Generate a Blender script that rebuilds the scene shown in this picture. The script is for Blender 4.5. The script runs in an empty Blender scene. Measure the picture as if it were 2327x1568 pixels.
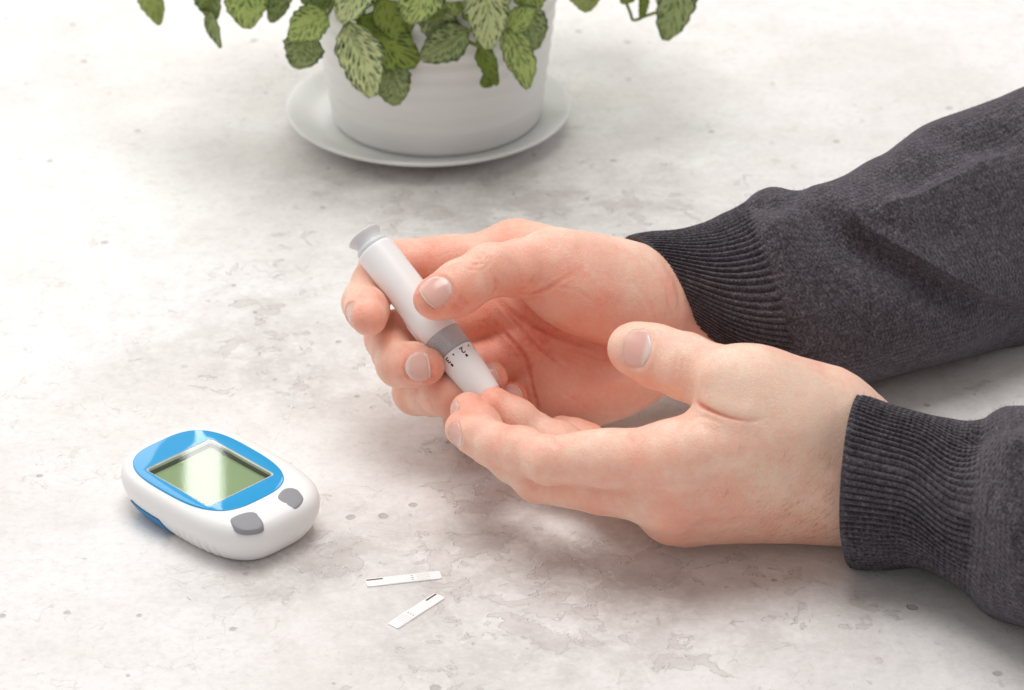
import bpy, bmesh, math, random, os
import numpy as np
from mathutils import Vector, Matrix

PREVIEW = float(os.environ.get('VOX', '0.75'))      # voxel size of the hand fields, mm
scene = bpy.context.scene
COL = scene.collection
MM = 0.001
rng = np.random.default_rng(7)
random.seed(7)

# ------------------------------------------------------------------ camera
DIST, ELEV = 1160.0, math.radians(29.0)              # mm, radians
CAM = np.array([0.0, -DIST * math.cos(ELEV), DIST * math.sin(ELEV)])
FWD = np.array([0.0, math.cos(ELEV), -math.sin(ELEV)])
UPV = np.array([0.0, math.sin(ELEV), math.cos(ELEV)])
RGT = np.array([1.0, 0.0, 0.0])
S_PX = 0.36 / 2327.0                                  # tangent of one photo pixel (100 mm lens)

cam_data = bpy.data.cameras.new('camera')
cam_data.lens = 100.0
cam_data.sensor_width = 36.0
cam_data.sensor_fit = 'HORIZONTAL'
cam_data.clip_start = 0.05
cam_data.clip_end = 50.0
cam_data.dof.use_dof = True
cam_data.dof.focus_distance = (DIST - 122.0) * MM
cam_data.dof.aperture_fstop = 16.0
cam_data.dof.aperture_blades = 9
camera = bpy.data.objects.new('camera', cam_data)
COL.objects.link(camera)
camera.location = CAM * MM
camera.rotation_euler = (math.pi / 2 - ELEV, 0, 0)
scene.camera = camera

# ------------------------------------------------------------------ light
world = bpy.data.worlds.new('World')
scene.world = world
world.use_nodes = True
bg = world.node_tree.nodes['Background']
bg.inputs['Color'].default_value = (1.0, 0.98, 0.97, 1)
bg.inputs['Strength'].default_value = 0.43


def area(name, loc, target, sx, sy, power, color=(1, 1, 1)):
    d = bpy.data.lights.new(name, 'AREA')
    d.shape = 'RECTANGLE'
    d.size, d.size_y, d.energy, d.color = sx, sy, power, color
    o = bpy.data.objects.new(name, d)
    COL.objects.link(o)
    o.location = loc
    o.rotation_euler = (Vector(target) - Vector(loc)).to_track_quat('-Z', 'Y').to_euler()
    return o


# back window, panes shaped for glare on the meter; second window to the left
area('window_light', (-0.87, 1.9, 1.25), (-0.30, 0.0, 0.0), 0.76, 0.9, 5.5, (1.0, 0.99, 0.98))
area('window_light', (-0.372, 1.92, 1.25), (-0.30, 0.0, 0.0), 0.045, 0.9, 0.85, (1.0, 0.99, 0.98))  # narrow strip added for the white glare band on the meter screen
area('window_light', (0.22, 1.95, 1.25), (-0.0, 0.0, 0.0), 0.66, 0.9, 6.0, (1.0, 0.99, 0.98))
area('side_window_light', (-1.15, 0.55, 0.95), (-0.05, 0, 0), 0.9, 0.9, 5.0, (1.0, 0.985, 0.97))
area('overhead_fill', (-0.05, 0.15, 2.0), (0.0, 0.0, 0), 1.15, 1.15, 23.0, (1.0, 0.985, 0.97))  # added overhead fill standing in for soft room light, no fixture known

scene.view_settings.view_transform = 'Standard'
scene.view_settings.look = 'None'
scene.view_settings.exposure = 0.13
scene.view_settings.gamma = 1.0
scene.cycles.use_denoising = True
scene.cycles.max_bounces = 8
scene.cycles.sample_clamp_indirect = 6.0


# ------------------------------------------------------------------ geometry helpers (mm)
def P(px, py, t):
    """Point on the sight line of photo pixel (px, py), t mm beyond the focal reference plane."""
    return CAM + (DIST + t) * (FWD + RGT * ((px - 1163.5) * S_PX) - UPV * ((py - 784.0) * S_PX))


def ray(px, py):
    return FWD + RGT * ((px - 1163.5) * S_PX) - UPV * ((py - 784.0) * S_PX)


def PZ(px, py, z):
    r = ray(px, py)
    return CAM + r * ((z - CAM[2]) / r[2])


def PY(px, py, y):
    r = ray(px, py)
    return CAM + r * ((y - CAM[1]) / r[1])


def unit(v):
    v = np.asarray(v, float)
    return v / max(1e-9, np.linalg.norm(v))


def catmull(pts, n):
    pts = np.asarray(pts, float)
    m = len(pts)
    out = []
    for s in np.linspace(0, m - 1, n):
        i = min(int(s), m - 2)
        u = s - i
        p0 = pts[i - 1] if i > 0 else 2 * pts[i] - pts[i + 1]
        p1, p2 = pts[i], pts[i + 1]
        p3 = pts[i + 2] if i + 2 < m else 2 * pts[i + 1] - pts[i]
        out.append(0.5 * ((2 * p1) + (-p0 + p2) * u + (2 * p0 - 5 * p1 + 4 * p2 - p3) * u * u
                          + (-p0 + 3 * p1 - 3 * p2 + p3) * u ** 3))
    return np.array(out)


def link(name, mesh, mat=None, parent=None, smooth=True):
    o = bpy.data.objects.new(name, mesh)
    COL.objects.link(o)
    if mat is not None:
        mesh.materials.append(mat)
    if parent is not None:
        o.parent = parent
    if smooth and len(mesh.polygons):
        mesh.polygons.foreach_set('use_smooth', [True] * len(mesh.polygons))
    mesh.update()
    return o


def mesh_obj(name, verts, faces, mat=None, parent=None, smooth=True, uv=None):
    """verts in mm, world (or parent) coordinates; uv: one (u, v) per vertex."""
    me = bpy.data.meshes.new(name)
    v = np.asarray(verts, float) * MM
    me.from_pydata(v.tolist(), [], [list(map(int, f)) for f in faces])
    if uv is not None:
        lay = me.uv_layers.new(name='UVMap')
        li = np.zeros(len(me.loops), dtype=np.int32)
        me.loops.foreach_get('vertex_index', li)
        lay.data.foreach_set('uv', np.asarray(uv, np.float32)[li].ravel())
    return link(name, me, mat, parent, smooth)


def recalc(o):
    bm = bmesh.new()
    bm.from_mesh(o.data)
    bmesh.ops.recalc_face_normals(bm, faces=bm.faces)
    bm.to_mesh(o.data)
    bm.free()


def empty(name, loc_mm=(0, 0, 0), rz=0.0):
    o = bpy.data.objects.new(name, None)
    COL.objects.link(o)
    o.location = np.asarray(loc_mm, float) * MM
    o.rotation_euler = (0, 0, rz)
    o.empty_display_size = 0.02
    return o


def tag(o, label=None, cat=None, group=None, kind=None):
    if label: o['label'] = label
    if cat: o['category'] = cat
    if group: o['group'] = group
    if kind: o['kind'] = kind
    return o


def grid_faces(nu, nv, close_u=False, close_v=False):
    """index = iv * nu + iu"""
    f = []
    for j in range(nv - (0 if close_v else 1)):
        for i in range(nu - (0 if close_u else 1)):
            a = j * nu + i
            b = j * nu + (i + 1) % nu
            c = ((j + 1) % nv) * nu + (i + 1) % nu
            d = ((j + 1) % nv) * nu + i
            f.append((a, b, c, d))
    return f


# ------------------------------------------------------------------ node helpers
class NT:
    def __init__(self, name):
        self.m = bpy.data.materials.new(name)
        self.m.use_nodes = True
        self.t = self.m.node_tree
        self.bsdf = self.t.nodes['Principled BSDF']
        self.out = self.t.nodes['Material Output']

    def n(self, kind, ins=None, **props):
        nd = self.t.nodes.new(kind)
        for k, v in props.items():
            setattr(nd, k, v)
        for k, v in (ins or {}).items():
            self.set(nd.inputs[k], v)
        return nd

    def set(self, sock, v):
        if isinstance(v, bpy.types.NodeSocket):
            self.t.links.new(v, sock)
        elif isinstance(v, bpy.types.Node):
            self.t.links.new(v.outputs[0], sock)
        else:
            if sock.type == 'RGBA' and not isinstance(v, (int, float)) and len(v) == 3:
                v = (*v, 1)
            sock.default_value = v

    def b(self, **kw):
        for k, v in kw.items():
            self.set(self.bsdf.inputs[k.replace('_', ' ')], v)

    def math(self, op, a, b=None, c=None, clamp=False):
        nd = self.n('ShaderNodeMath', operation=op, use_clamp=clamp)
        self.set(nd.inputs[0], a)
        if b is not None: self.set(nd.inputs[1], b)
        if c is not None: self.set(nd.inputs[2], c)
        return nd.outputs[0]

    def ramp(self, fac, stops, interp='LINEAR'):
        nd = self.n('ShaderNodeValToRGB')
        nd.color_ramp.interpolation = interp
        els = nd.color_ramp.elements
        while len(els) < len(stops): els.new(0.5)
        for e, (p, c) in zip(els, stops):
            e.position = p
            e.color = (*c, 1) if not isinstance(c, (int, float)) else (c, c, c, 1)
        self.set(nd.inputs[0], fac)
        return nd.outputs[0]

    def step(self, v, lo, hi):
        nd = self.n('ShaderNodeMapRange', interpolation_type='SMOOTHSTEP')
        self.set(nd.inputs['Value'], v)
        self.set(nd.inputs['From Min'], lo)
        self.set(nd.inputs['From Max'], hi)
        return nd.outputs['Result']

    def mix(self, fac, a, b, blend='MIX'):
        nd = self.n('ShaderNodeMix', data_type='RGBA', blend_type=blend, clamp_factor=True)
        self.set(nd.inputs[0], fac)
        self.set(nd.inputs[6], a)
        self.set(nd.inputs[7], b)
        return nd.outputs[2]

    def noise(self, vec, scale, detail=4.0, rough=0.55, dist=0.0, out=0):
        nd = self.n('ShaderNodeTexNoise', {'Scale': scale, 'Detail': detail, 'Roughness': rough, 'Distortion': dist})
        if vec is not None: self.set(nd.inputs['Vector'], vec)
        return nd.outputs[out]

    def voro(self, vec, scale, feature='F1', out='Distance', rand=1.0):
        nd = self.n('ShaderNodeTexVoronoi', {'Scale': scale, 'Randomness': rand}, feature=feature)
        if vec is not None: self.set(nd.inputs['Vector'], vec)
        return nd.outputs[out]

    def obj(self):
        return self.n('ShaderNodeTexCoord').outputs['Object']

    def uv(self):
        return self.n('ShaderNodeTexCoord').outputs['UV']

    def mapping(self, vec, scale=(1, 1, 1), loc=(0, 0, 0), rot=(0, 0, 0)):
        nd = self.n('ShaderNodeMapping')
        self.set(nd.inputs['Vector'], vec)
        nd.inputs['Scale'].default_value = scale
        nd.inputs['Location'].default_value = loc
        nd.inputs['Rotation'].default_value = rot
        return nd.outputs[0]

    def bump(self, h, strength=0.3, dist=0.0005, normal=None):
        nd = self.n('ShaderNodeBump', {'Strength': strength, 'Distance': dist})
        self.set(nd.inputs['Height'], h)
        if normal is not None: self.set(nd.inputs['Normal'], normal)
        self.set(self.bsdf.inputs['Normal'], nd.outputs[0])
        return nd.outputs[0]

    def attr(self, name, out='Fac'):
        return self.n('ShaderNodeAttribute', attribute_name=name).outputs[out]


def plain(name, col, rough=0.5, spec=0.5, **kw):
    n = NT(name)
    n.b(Base_Color=col, Roughness=rough, Specular_IOR_Level=spec, **kw)
    v = n.noise(n.obj(), 900, 3)
    n.bump(v, 0.04, 0.0002)
    return n.m
# ------------------------------------------------------------------ materials
def mat_table():
    n = NT('table_plaster')
    o = n.obj()                                                # metres
    big = n.noise(o, 5.5, 5, 0.6, 0.4)
    mid = n.noise(n.mapping(o, loc=(3, 1, 0)), 26, 6, 0.62, 0.6)
    fine = n.noise(n.mapping(o, loc=(7, 5, 0)), 130, 5, 0.6, 0.3)
    wear = n.attr('wear')
    base = n.ramp(big, [(0.30, (0.74, 0.705, 0.685)), (0.46, (0.83, 0.805, 0.79)), (0.62, (0.88, 0.868, 0.858))])
    base = n.mix(n.math('MULTIPLY', n.step(mid, 0.40, 0.75), 0.35), base, (0.66, 0.62, 0.585))
    base = n.mix(n.math('MULTIPLY', n.step(fine, 0.46, 0.72), 0.30), base, (0.62, 0.60, 0.58))
    base = n.mix(n.math('MULTIPLY', n.math('MULTIPLY', wear, n.step(n.noise(o, 48, 8, 0.72, 0.3), 0.30, 0.62)), 0.62), base, (0.50, 0.46, 0.435))
    grit = n.noise(n.mapping(o, loc=(2, 9, 0)), 340, 6, 0.75, 0.2)
    base = n.mix(n.math('MULTIPLY', n.step(grit, 0.50, 0.70), 0.34), base, (0.56, 0.53, 0.51))
    base = n.mix(n.math('MULTIPLY', n.step(grit, 0.50, 0.30), 0.35), base, (0.90, 0.89, 0.88))
    # flaked islands with crisp rims
    warp = n.n('ShaderNodeVectorMath', {0: o, 1: n.n('ShaderNodeVectorMath', {0: n.noise(o, 60, 4, 0.6, out=1), 1: (0.016, 0.016, 0)}, operation='MULTIPLY').outputs[0]}, operation='ADD').outputs[0]
    fl = n.noise(n.mapping(warp, loc=(1.7, 0.3, 0)), 72, 4.0, 0.55, 1.1)
    th = n.math('SUBTRACT', 0.75, n.math('MULTIPLY', wear, n.math('MULTIPLY', 0.35, n.step(n.noise(n.mapping(o, loc=(4, 8, 0)), 34, 3, 0.6), 0.32, 0.68))))
    diff = n.math('SUBTRACT', fl, th)
    inside = n.step(diff, 0.0, 0.006)
    rim = n.math('SUBTRACT', 1.0, n.step(n.math('ABSOLUTE', n.math('SUBTRACT', diff, 0.004)), 0.0, 0.012))
    halo = n.math('SUBTRACT', n.step(diff, -0.022, -0.004), inside, clamp=True)
    base = n.mix(n.math('MULTIPLY', inside, 0.30), base, (0.52, 0.46, 0.435))
    base = n.mix(n.math('MULTIPLY', rim, 0.5), base, (0.40, 0.335, 0.315))
    base = n.mix(n.math('MULTIPLY', halo, 0.6), base, (0.90, 0.89, 0.88))
    # thin crack lines
    fl2 = n.noise(n.mapping(warp, loc=(9.7, 4.3, 0)), 55, 2.0, 0.5, 0.6)
    line = n.math('SUBTRACT', 1.0, n.step(n.math('ABSOLUTE', n.math('SUBTRACT', fl2, 0.52)), 0.0, 0.009))
    line = n.math('MULTIPLY', line, n.step(n.noise(o, 24, 2), 0.42, 0.58))
    base = n.mix(n.math('MULTIPLY', line, 0.40), base, (0.47, 0.42, 0.39))
    # pits
    vr = n.n('ShaderNodeTexVoronoi', {'Scale': 85.0, 'Vector': o})
    pick = n.step(n.n('ShaderNodeSeparateColor', {0: vr.outputs['Color']}).outputs[0], 0.80, 0.82)
    size = n.math('MULTIPLY', n.n('ShaderNodeSeparateColor', {0: vr.outputs['Color']}).outputs[1], 0.14)
    dpit = n.math('ADD', vr.outputs['Distance'], n.math('MULTIPLY', n.math('SUBTRACT', fine, 0.5), 0.30))
    pit = n.math('MULTIPLY', pick, n.math('SUBTRACT', 1.0, n.step(n.math('SUBTRACT', dpit, size), 0.0, 0.07)))
    base = n.mix(n.math('MULTIPLY', pit, 0.55), base, (0.34, 0.32, 0.31))
    # brushed streaks
    st = n.noise(n.mapping(o, scale=(9, 120, 1), rot=(0, 0, 0.7)), 4, 4, 0.6)
    base = n.mix(n.math('MULTIPLY', n.step(st, 0.55, 0.8), 0.16), base, (0.62, 0.58, 0.55))
    h = n.math('ADD', n.math('MULTIPLY', inside, -1.0), n.math('MULTIPLY', pit, -1.2))
    h = n.math('ADD', h, n.math('MULTIPLY', halo, 0.5))
    h = n.math('ADD', h, n.math('MULTIPLY', fine, 0.9))
    h = n.math('ADD', h, n.math('MULTIPLY', n.noise(o, 700, 3), 0.15))
    n.b(Base_Color=base, Roughness=n.math('SUBTRACT', 0.80, n.math('MULTIPLY', mid, 0.2)), Specular_IOR_Level=0.15)
    n.bump(h, 0.65, 0.0007)
    return n.m


def mat_skin():
    n = NT('skin')
    o = n.obj()
    bl = n.attr('blush')
    hs = n.attr('hairy')
    mott = n.noise(o, 95, 4, 0.6, 0.5)
    f = n.math('ADD', bl, n.math('ADD', n.math('MULTIPLY', n.math('SUBTRACT', mott, 0.5), 0.5), n.math('MULTIPLY', n.math('SUBTRACT', n.noise(o, 420, 5, 0.7), 0.5), 0.55)), clamp=True)
    col = n.ramp(f, [(0.0, (0.92, 0.66, 0.515)), (0.3, (0.90, 0.52, 0.395)), (0.65, (0.88, 0.385, 0.275)), (1.0, (0.72, 0.17, 0.115))])
    veins = n.noise(n.mapping(o, loc=(2, 4, 1)), 42, 3, 0.5, 1.2)
    col = n.mix(n.math('MULTIPLY', n.step(veins, 0.55, 0.75), 0.10), col, (0.62, 0.43, 0.40))
    sp = n.noise(o, 1500, 2, 0.7)
    col = n.mix(n.math('MULTIPLY', n.step(sp, 0.6, 0.8), 0.12), col, (0.60, 0.30, 0.23))
    pore = n.voro(o, 1500)
    lines = n.voro(n.mapping(o, scale=(1, 1.6, 1.2), rot=(0.4, 0.7, 0.3)), 620, 'DISTANCE_TO_EDGE')
    lines2 = n.noise(n.mapping(o, scale=(1, 2.2, 1.6), rot=(0.2, 0.3, 0.9)), 420, 4, 0.6, 0.8)
    h = n.math('ADD', n.math('MULTIPLY', n.step(lines, 0.0, 0.14), 0.8), n.math('MULTIPLY', lines2, 0.9))
    h = n.math('ADD', h, n.math('MULTIPLY', pore, 0.35))
    n.b(Base_Color=col, Roughness=n.math('ADD', 0.36, n.math('MULTIPLY', lines2, 0.14)), Specular_IOR_Level=0.55,
        Subsurface_Weight=0.5, Subsurface_Radius=(1.0, 0.36, 0.20), Subsurface_Scale=0.0028)
    n.bump(h, 0.36, 0.00028)
    return n.m


def mat_nail():
    n = NT('fingernail')
    s = n.n('ShaderNodeSeparateXYZ', {0: n.uv()})
    v, u = s.outputs[1], s.outputs[0]
    wob = n.math('MULTIPLY', n.math('SUBTRACT', n.noise(n.obj(), 300, 2), 0.5), 0.05)
    vv = n.math('ADD', v, wob)
    col = n.ramp(vv, [(0.0, (0.89, 0.63, 0.57)), (0.14, (0.88, 0.60, 0.54)), (0.28, (0.84, 0.445, 0.385)), (0.86, (0.85, 0.45, 0.38)), (0.94, (0.80, 0.38, 0.30)), (0.965, (0.88, 0.66, 0.55)), (1.0, (0.86, 0.68, 0.56))])
    ridges = n.noise(n.mapping(n.uv(), scale=(34, 1.2, 1)), 1.0, 2)
    n.b(Base_Color=col, Roughness=0.20, Specular_IOR_Level=0.55, Subsurface_Weight=0.35,
        Subsurface_Radius=(1, .4, .25), Subsurface_Scale=0.0014, Coat_Weight=0.0)
    n.bump(ridges, 0.12, 0.00015)
    return n.m


def mat_knit(name, rib):
    n = NT(name)
    o = n.obj()
    uv = n.uv()                                               # u = wales round the sleeve, v = courses along it (counts)
    s = n.n('ShaderNodeSeparateXYZ', {0: uv})
    u, v = s.outputs[0], s.outputs[1]
    fu = n.math('ABSOLUTE', n.math('SUBTRACT', n.math('FRACT', n.math('ADD', u, 0.5)), 0.5))
    # each stitch is a V: courses bend with the distance from the middle of the wale
    vv = n.math('ADD', v, n.math('MULTIPLY', fu, 0.9))
    course = n.math('SINE', n.math('MULTIPLY', vv, 2 * math.pi))
    wale = n.math('SUBTRACT', 1.0, n.math('POWER', n.math('MULTIPLY', fu, 2.0), 2.0))
    hea = n.noise(o, 900, 3, 0.75)
    hea2 = n.noise(n.mapping(o, loc=(3, 3, 3)), 260, 4, 0.7)
    f = n.math('ADD', n.math('MULTIPLY', hea, 0.68), n.math('MULTIPLY', hea2, 0.32))
    col = n.ramp(f, [(0.32, (0.026, 0.022, 0.026)), (0.48, (0.070, 0.062, 0.071)), (0.57, (0.118, 0.105, 0.120)), (0.72, (0.22, 0.20, 0.222))])
    h = n.math('ADD', n.math('MULTIPLY', course, 0.35), n.math('MULTIPLY', wale, 0.55 if rib else 0.5))
    h = n.math('ADD', h, n.math('MULTIPLY', n.noise(o, 1600, 3, 0.7), 1.1))
    n.b(Base_Color=col, Roughness=0.95, Specular_IOR_Level=0.1, Sheen_Weight=0.22, Sheen_Roughness=0.45,
        Sheen_Tint=(0.72, 0.68, 0.78))
    n.bump(h, 0.7, 0.0006)
    return n.m


def mat_leaf(name, dark, vein, mid, fine=1.0):
    n = NT(name)
    s = n.n('ShaderNodeSeparateXYZ', {0: n.uv()})             # u in -1..1 across, v 0..1 base to tip
    u, v = s.outputs[0], s.outputs[1]
    rnd = n.n('ShaderNodeObjectInfo').outputs['Random']
    au = n.math('ABSOLUTE', u)
    side = n.math('MULTIPLY', n.math('SIGN', u), 3.7)
    wob = n.noise(n.uv(), 5.0, 3, 0.6)
    # secondary veins climb outward from the midrib
    across = n.math('SUBTRACT', v, n.math('MULTIPLY', n.math('POWER', n.math('ADD', au, 0.001), 0.8), 0.42))
    across = n.math('ADD', across, n.math('MULTIPLY', n.math('SUBTRACT', wob, 0.5), 0.10))
    vec = n.n('ShaderNodeCombineXYZ', {0: n.math('ADD', n.math('MULTIPLY', au, 2.3), side),
                                       1: n.math('MULTIPLY', across, 12.5 * fine), 2: n.math('MULTIPLY', rnd, 40.0)})
    d = n.voro(vec.outputs[0], 1.0, 'DISTANCE_TO_EDGE', rand=0.85)
    vec2 = n.n('ShaderNodeCombineXYZ', {0: n.math('ADD', n.math('MULTIPLY', au, 4.6), side),
                                        1: n.math('MULTIPLY', across, 21.0 * fine), 2: n.math('MULTIPLY', rnd, 40.0)})
    d2 = n.voro(vec2.outputs[0], 1.0, 'DISTANCE_TO_EDGE', rand=0.95)
    w = n.math('SUBTRACT', 0.34, n.math('MULTIPLY', au, 0.12))
    net = n.math('SUBTRACT', 1.0, n.step(d, n.math('MULTIPLY', w, 0.35), w))
    net2 = n.math('MULTIPLY', n.math('SUBTRACT', 1.0, n.step(d2, 0.03, 0.17)), 0.62)
    rib = n.math('SUBTRACT', 1.0, n.step(au, 0.025, 0.075))
    allv = n.math('MAXIMUM', n.math('MAXIMUM', net, net2), rib)
    edge = n.step(au, 0.84, 0.97)
    allv = n.math('MULTIPLY', allv, n.math('SUBTRACT', 1.0, n.math('MULTIPLY', edge, 0.5)))
    patch = n.noise(n.uv(), 2.2, 2)
    dcol = n.mix(n.step(patch, 0.35, 0.7), dark, tuple(min(1, c * 1.9) for c in dark))
    col = n.mix(allv, dcol, vein)
    col = n.mix(n.math('MULTIPLY', rib, n.math('SUBTRACT', 1.0, v)), col, mid)
    n.b(Base_Color=col, Roughness=0.48, Specular_IOR_Level=0.35, Subsurface_Weight=0.10, Subsurface_Scale=0.001,
        Subsurface_Radius=(0.5, 1, 0.2))
    n.bump(n.math('MULTIPLY', allv, -1.0), 0.45, 0.0006)
    tr = n.n('ShaderNodeBsdfTranslucent', {'Color': n.mix(0.35, col, (0.30, 0.42, 0.05))})
    mx = n.n('ShaderNodeMixShader', {0: 0.30, 1: n.bsdf.outputs[0], 2: tr.outputs[0]})
    n.t.links.new(mx.outputs[0], n.out.inputs[0])
    return n.m


def mat_glass_cover():
    n = NT('clear_cover')
    tr = n.n('ShaderNodeBsdfTransparent', {'Color': (0.97, 0.98, 0.97, 1)})
    gl = n.n('ShaderNodeBsdfGlossy', {'Color': (1, 1, 1, 1), 'Roughness': 0.03})
    fr = n.n('ShaderNodeFresnel', {'IOR': 1.55})
    mx = n.n('ShaderNodeMixShader', {0: fr.outputs[0], 1: tr.outputs[0], 2: gl.outputs[0]})
    n.t.links.new(mx.outputs[0], n.out.inputs[0])
    return n.m


def mat_ceramic():
    n = NT('white_glaze')
    o = n.obj()
    n.b(Base_Color=n.mix(n.noise(o, 30, 3), (0.80, 0.79, 0.78), (0.85, 0.845, 0.84)), Roughness=0.34, Specular_IOR_Level=0.4)
    n.bump(n.noise(n.mapping(o, scale=(1, 1, 6)), 40, 3), 0.06, 0.0015)
    return n.m


M = {}
M['table'] = mat_table()
M['skin'] = mat_skin()
M['nail'] = mat_nail()
M['knit'] = mat_knit('charcoal_knit', False)
M['rib'] = mat_knit('charcoal_rib_knit', True)
M['ceramic'] = mat_ceramic()
M['white_plastic'] = plain('white_plastic', (0.86, 0.85, 0.845), 0.33, 0.5)
M['pen_white'] = plain('pen_white_plastic', (0.87, 0.855, 0.85), 0.38, 0.5)
M['pen_grey'] = plain('pen_grey_plastic', (0.46, 0.455, 0.47), 0.42, 0.5)
M['pen_silver'] = plain('pen_silver_plastic', (0.70, 0.70, 0.71), 0.34, 0.5)
M['print'] = plain('dark_print', (0.035, 0.028, 0.032), 0.5, 0.3)
M['blue'] = plain('blue_gloss_plastic', (0.0, 0.32, 0.66), 0.3, 0.1, Coat_Weight=0.7, Coat_Roughness=0.03)
M['blue_side'] = plain('blue_side_plastic', (0.004, 0.20, 0.46), 0.35, 0.4)
M['button'] = plain('grey_button_rubber', (0.27, 0.27, 0.29), 0.45, 0.4)
M['lcd'] = plain('lcd_glass', (0.40, 0.52, 0.29), 0.35, 0.3)
M['well'] = plain('well_shadow_tone', (0.10, 0.105, 0.075), 0.5, 0.3)  # shadow inside the screen recess, painted into its wall colour
M['bezel_grey'] = plain('grey_bevel_plastic', (0.52, 0.51, 0.50), 0.35, 0.4)
M['cover'] = mat_glass_cover()
M['strip'] = plain('white_strip_plastic', (0.90, 0.895, 0.89), 0.35, 0.5)
M['strip_line'] = plain('strip_pale_line', (0.70, 0.69, 0.69), 0.4, 0.4)
M['strip_mark'] = plain('strip_maroon_print', (0.085, 0.022, 0.03), 0.45, 0.4)
M['strip_grey'] = plain('strip_grey_print', (0.42, 0.41, 0.42), 0.45, 0.4)
M['stem'] = plain('green_stem', (0.20, 0.25, 0.06), 0.5, 0.3)
M['soil'] = plain('dark_potting_soil', (0.03, 0.022, 0.016), 0.95, 0.1)
M['hair'] = plain('brown_body_hair', (0.22, 0.11, 0.065), 0.5, 0.3)
M['leaf_white'] = mat_leaf('leaf_white_veined', (0.008, 0.045, 0.018), (0.82, 0.90, 0.48), (0.52, 0.62, 0.26))
M['leaf_green'] = mat_leaf('leaf_green_veined', (0.012, 0.052, 0.016), (0.66, 0.78, 0.29), (0.46, 0.56, 0.18))
M['leaf_dull'] = mat_leaf('leaf_dull_veined', (0.022, 0.048, 0.022), (0.50, 0.58, 0.27), (0.30, 0.34, 0.12), 1.15)
M['leaf_olive'] = mat_leaf('leaf_olive_veined', (0.020, 0.050, 0.010), (0.38, 0.48, 0.11), (0.42, 0.46, 0.06), 1.1)
M['leaf_lime'] = mat_leaf('leaf_lime_young', (0.20, 0.28, 0.05), (0.50, 0.56, 0.22), (0.5, 0.5, 0.10))
# ------------------------------------------------------------------ table (the setting)
def vnoise(p, scale, seed=0):
    """cheap value noise in numpy, p (n, k) -> (n,) in 0..1"""
    q = np.asarray(p, float) * scale + 1000.0
    i = np.floor(q).astype(np.int64)
    f = q - i
    f = f * f * (3 - 2 * f)
    k = q.shape[1]
    out = np.zeros(len(q))
    for c in range(2 ** k):
        bits = [(c >> a) & 1 for a in range(k)]
        h = np.full(len(q), 1013 * (seed + 1), np.int64)
        w = np.ones(len(q))
        for a in range(k):
            h = (h * 7919 + (i[:, a] + bits[a]) * (374761393 + 668265 * a)) & 0x7fffffff
            h = (h ^ (h >> 13)) * 1274126177 & 0x7fffffff
            w = w * (f[:, a] if bits[a] else 1 - f[:, a])
        out += w * ((h ^ (h >> 16)) & 0xffff) / 65535.0
    return out


def build_table():
    xs = np.concatenate([np.linspace(-900, -290, 14)[:-1], np.linspace(-290, 290, 300), np.linspace(290, 900, 14)[1:]])
    ys = np.concatenate([np.linspace(-700, -290, 10)[:-1], np.linspace(-290, 430, 360), np.linspace(430, 900, 10)[1:]])
    X, Y = np.meshgrid(xs, ys)
    v = np.stack([X.ravel(), Y.ravel(), np.zeros(X.size)], 1)
    o = mesh_obj('table_top', v, grid_faces(len(xs), len(ys)), M['table'])
    # where the plaster is worn: (photo pixel, radius mm, amount)
    spots = [(640, 1290, 16, 1.0), (760, 1250, 18, .6), (1060, 1190, 26, 1.0), (1230, 1230, 22, .8), (1080, 1040, 22, 1.0), (1380, 1340, 32, .9), (1500, 1260, 30, .8),
             (1130, 1270, 26, .6), (1560, 1420, 34, .55), (1200, 1500, 36, .5), (1800, 1330, 28, .5), (930, 1330, 30, .45), (960, 1500, 40, .45), (1850, 1450, 40, .4),
             (1000, 440, 50, .5), (1300, 420, 60, .35), (1420, 470, 45, .45), (1150, 470, 45, .5), (700, 420, 35, .4), (1600, 330, 70, .25),
             (620, 720, 40, .5), (560, 820, 40, .4), (720, 900, 30, .45), (300, 830, 24, .35), (620, 560, 40, .3), (860, 800, 30, .4),
             (1560, 930, 24, .45), (2150, 860, 50, .45), (2000, 1330, 24, .5), (540, 1330, 30, .5), (1030, 930, 22, .5), (820, 1160, 24, .5)]
    w = np.zeros(len(v))
    for px, py, r, a in spots:
        c = PZ(px, py, 0)
        w += a * np.exp(-(((v[:, 0] - c[0]) ** 2 + (v[:, 1] - c[1]) ** 2) / r ** 2))
    nz = 0.6 * vnoise(v[:, :2], 1 / 38., 1) + 0.4 * vnoise(v[:, :2], 1 / 14., 2)
    w = np.clip(w * (0.35 + 1.3 * nz), 0, 1)
    at = o.data.attributes.new('wear', 'FLOAT', 'POINT')
    at.data.foreach_set('value', w.astype(np.float32))
    tag(o, kind='structure')
    return o


build_table()


# ------------------------------------------------------------------ lathe
def lathe(profile, n=96, wob=None):
    """profile: list of (r, z); closed of its own accord when r = 0 at an end"""
    v, f = [], []
    m = len(profile)
    for i in range(n):
        a = 2 * math.pi * i / n
        for j, (r, z) in enumerate(profile):
            rr = r + (wob(a, z) if wob else 0)
            v.append((rr * math.cos(a), rr * math.sin(a), z))
    for i in range(n):
        k = (i + 1) % n
        for j in range(m - 1):
            f.append((i * m + j, k * m + j, k * m + j + 1, i * m + j + 1))
    return v, f


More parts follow.
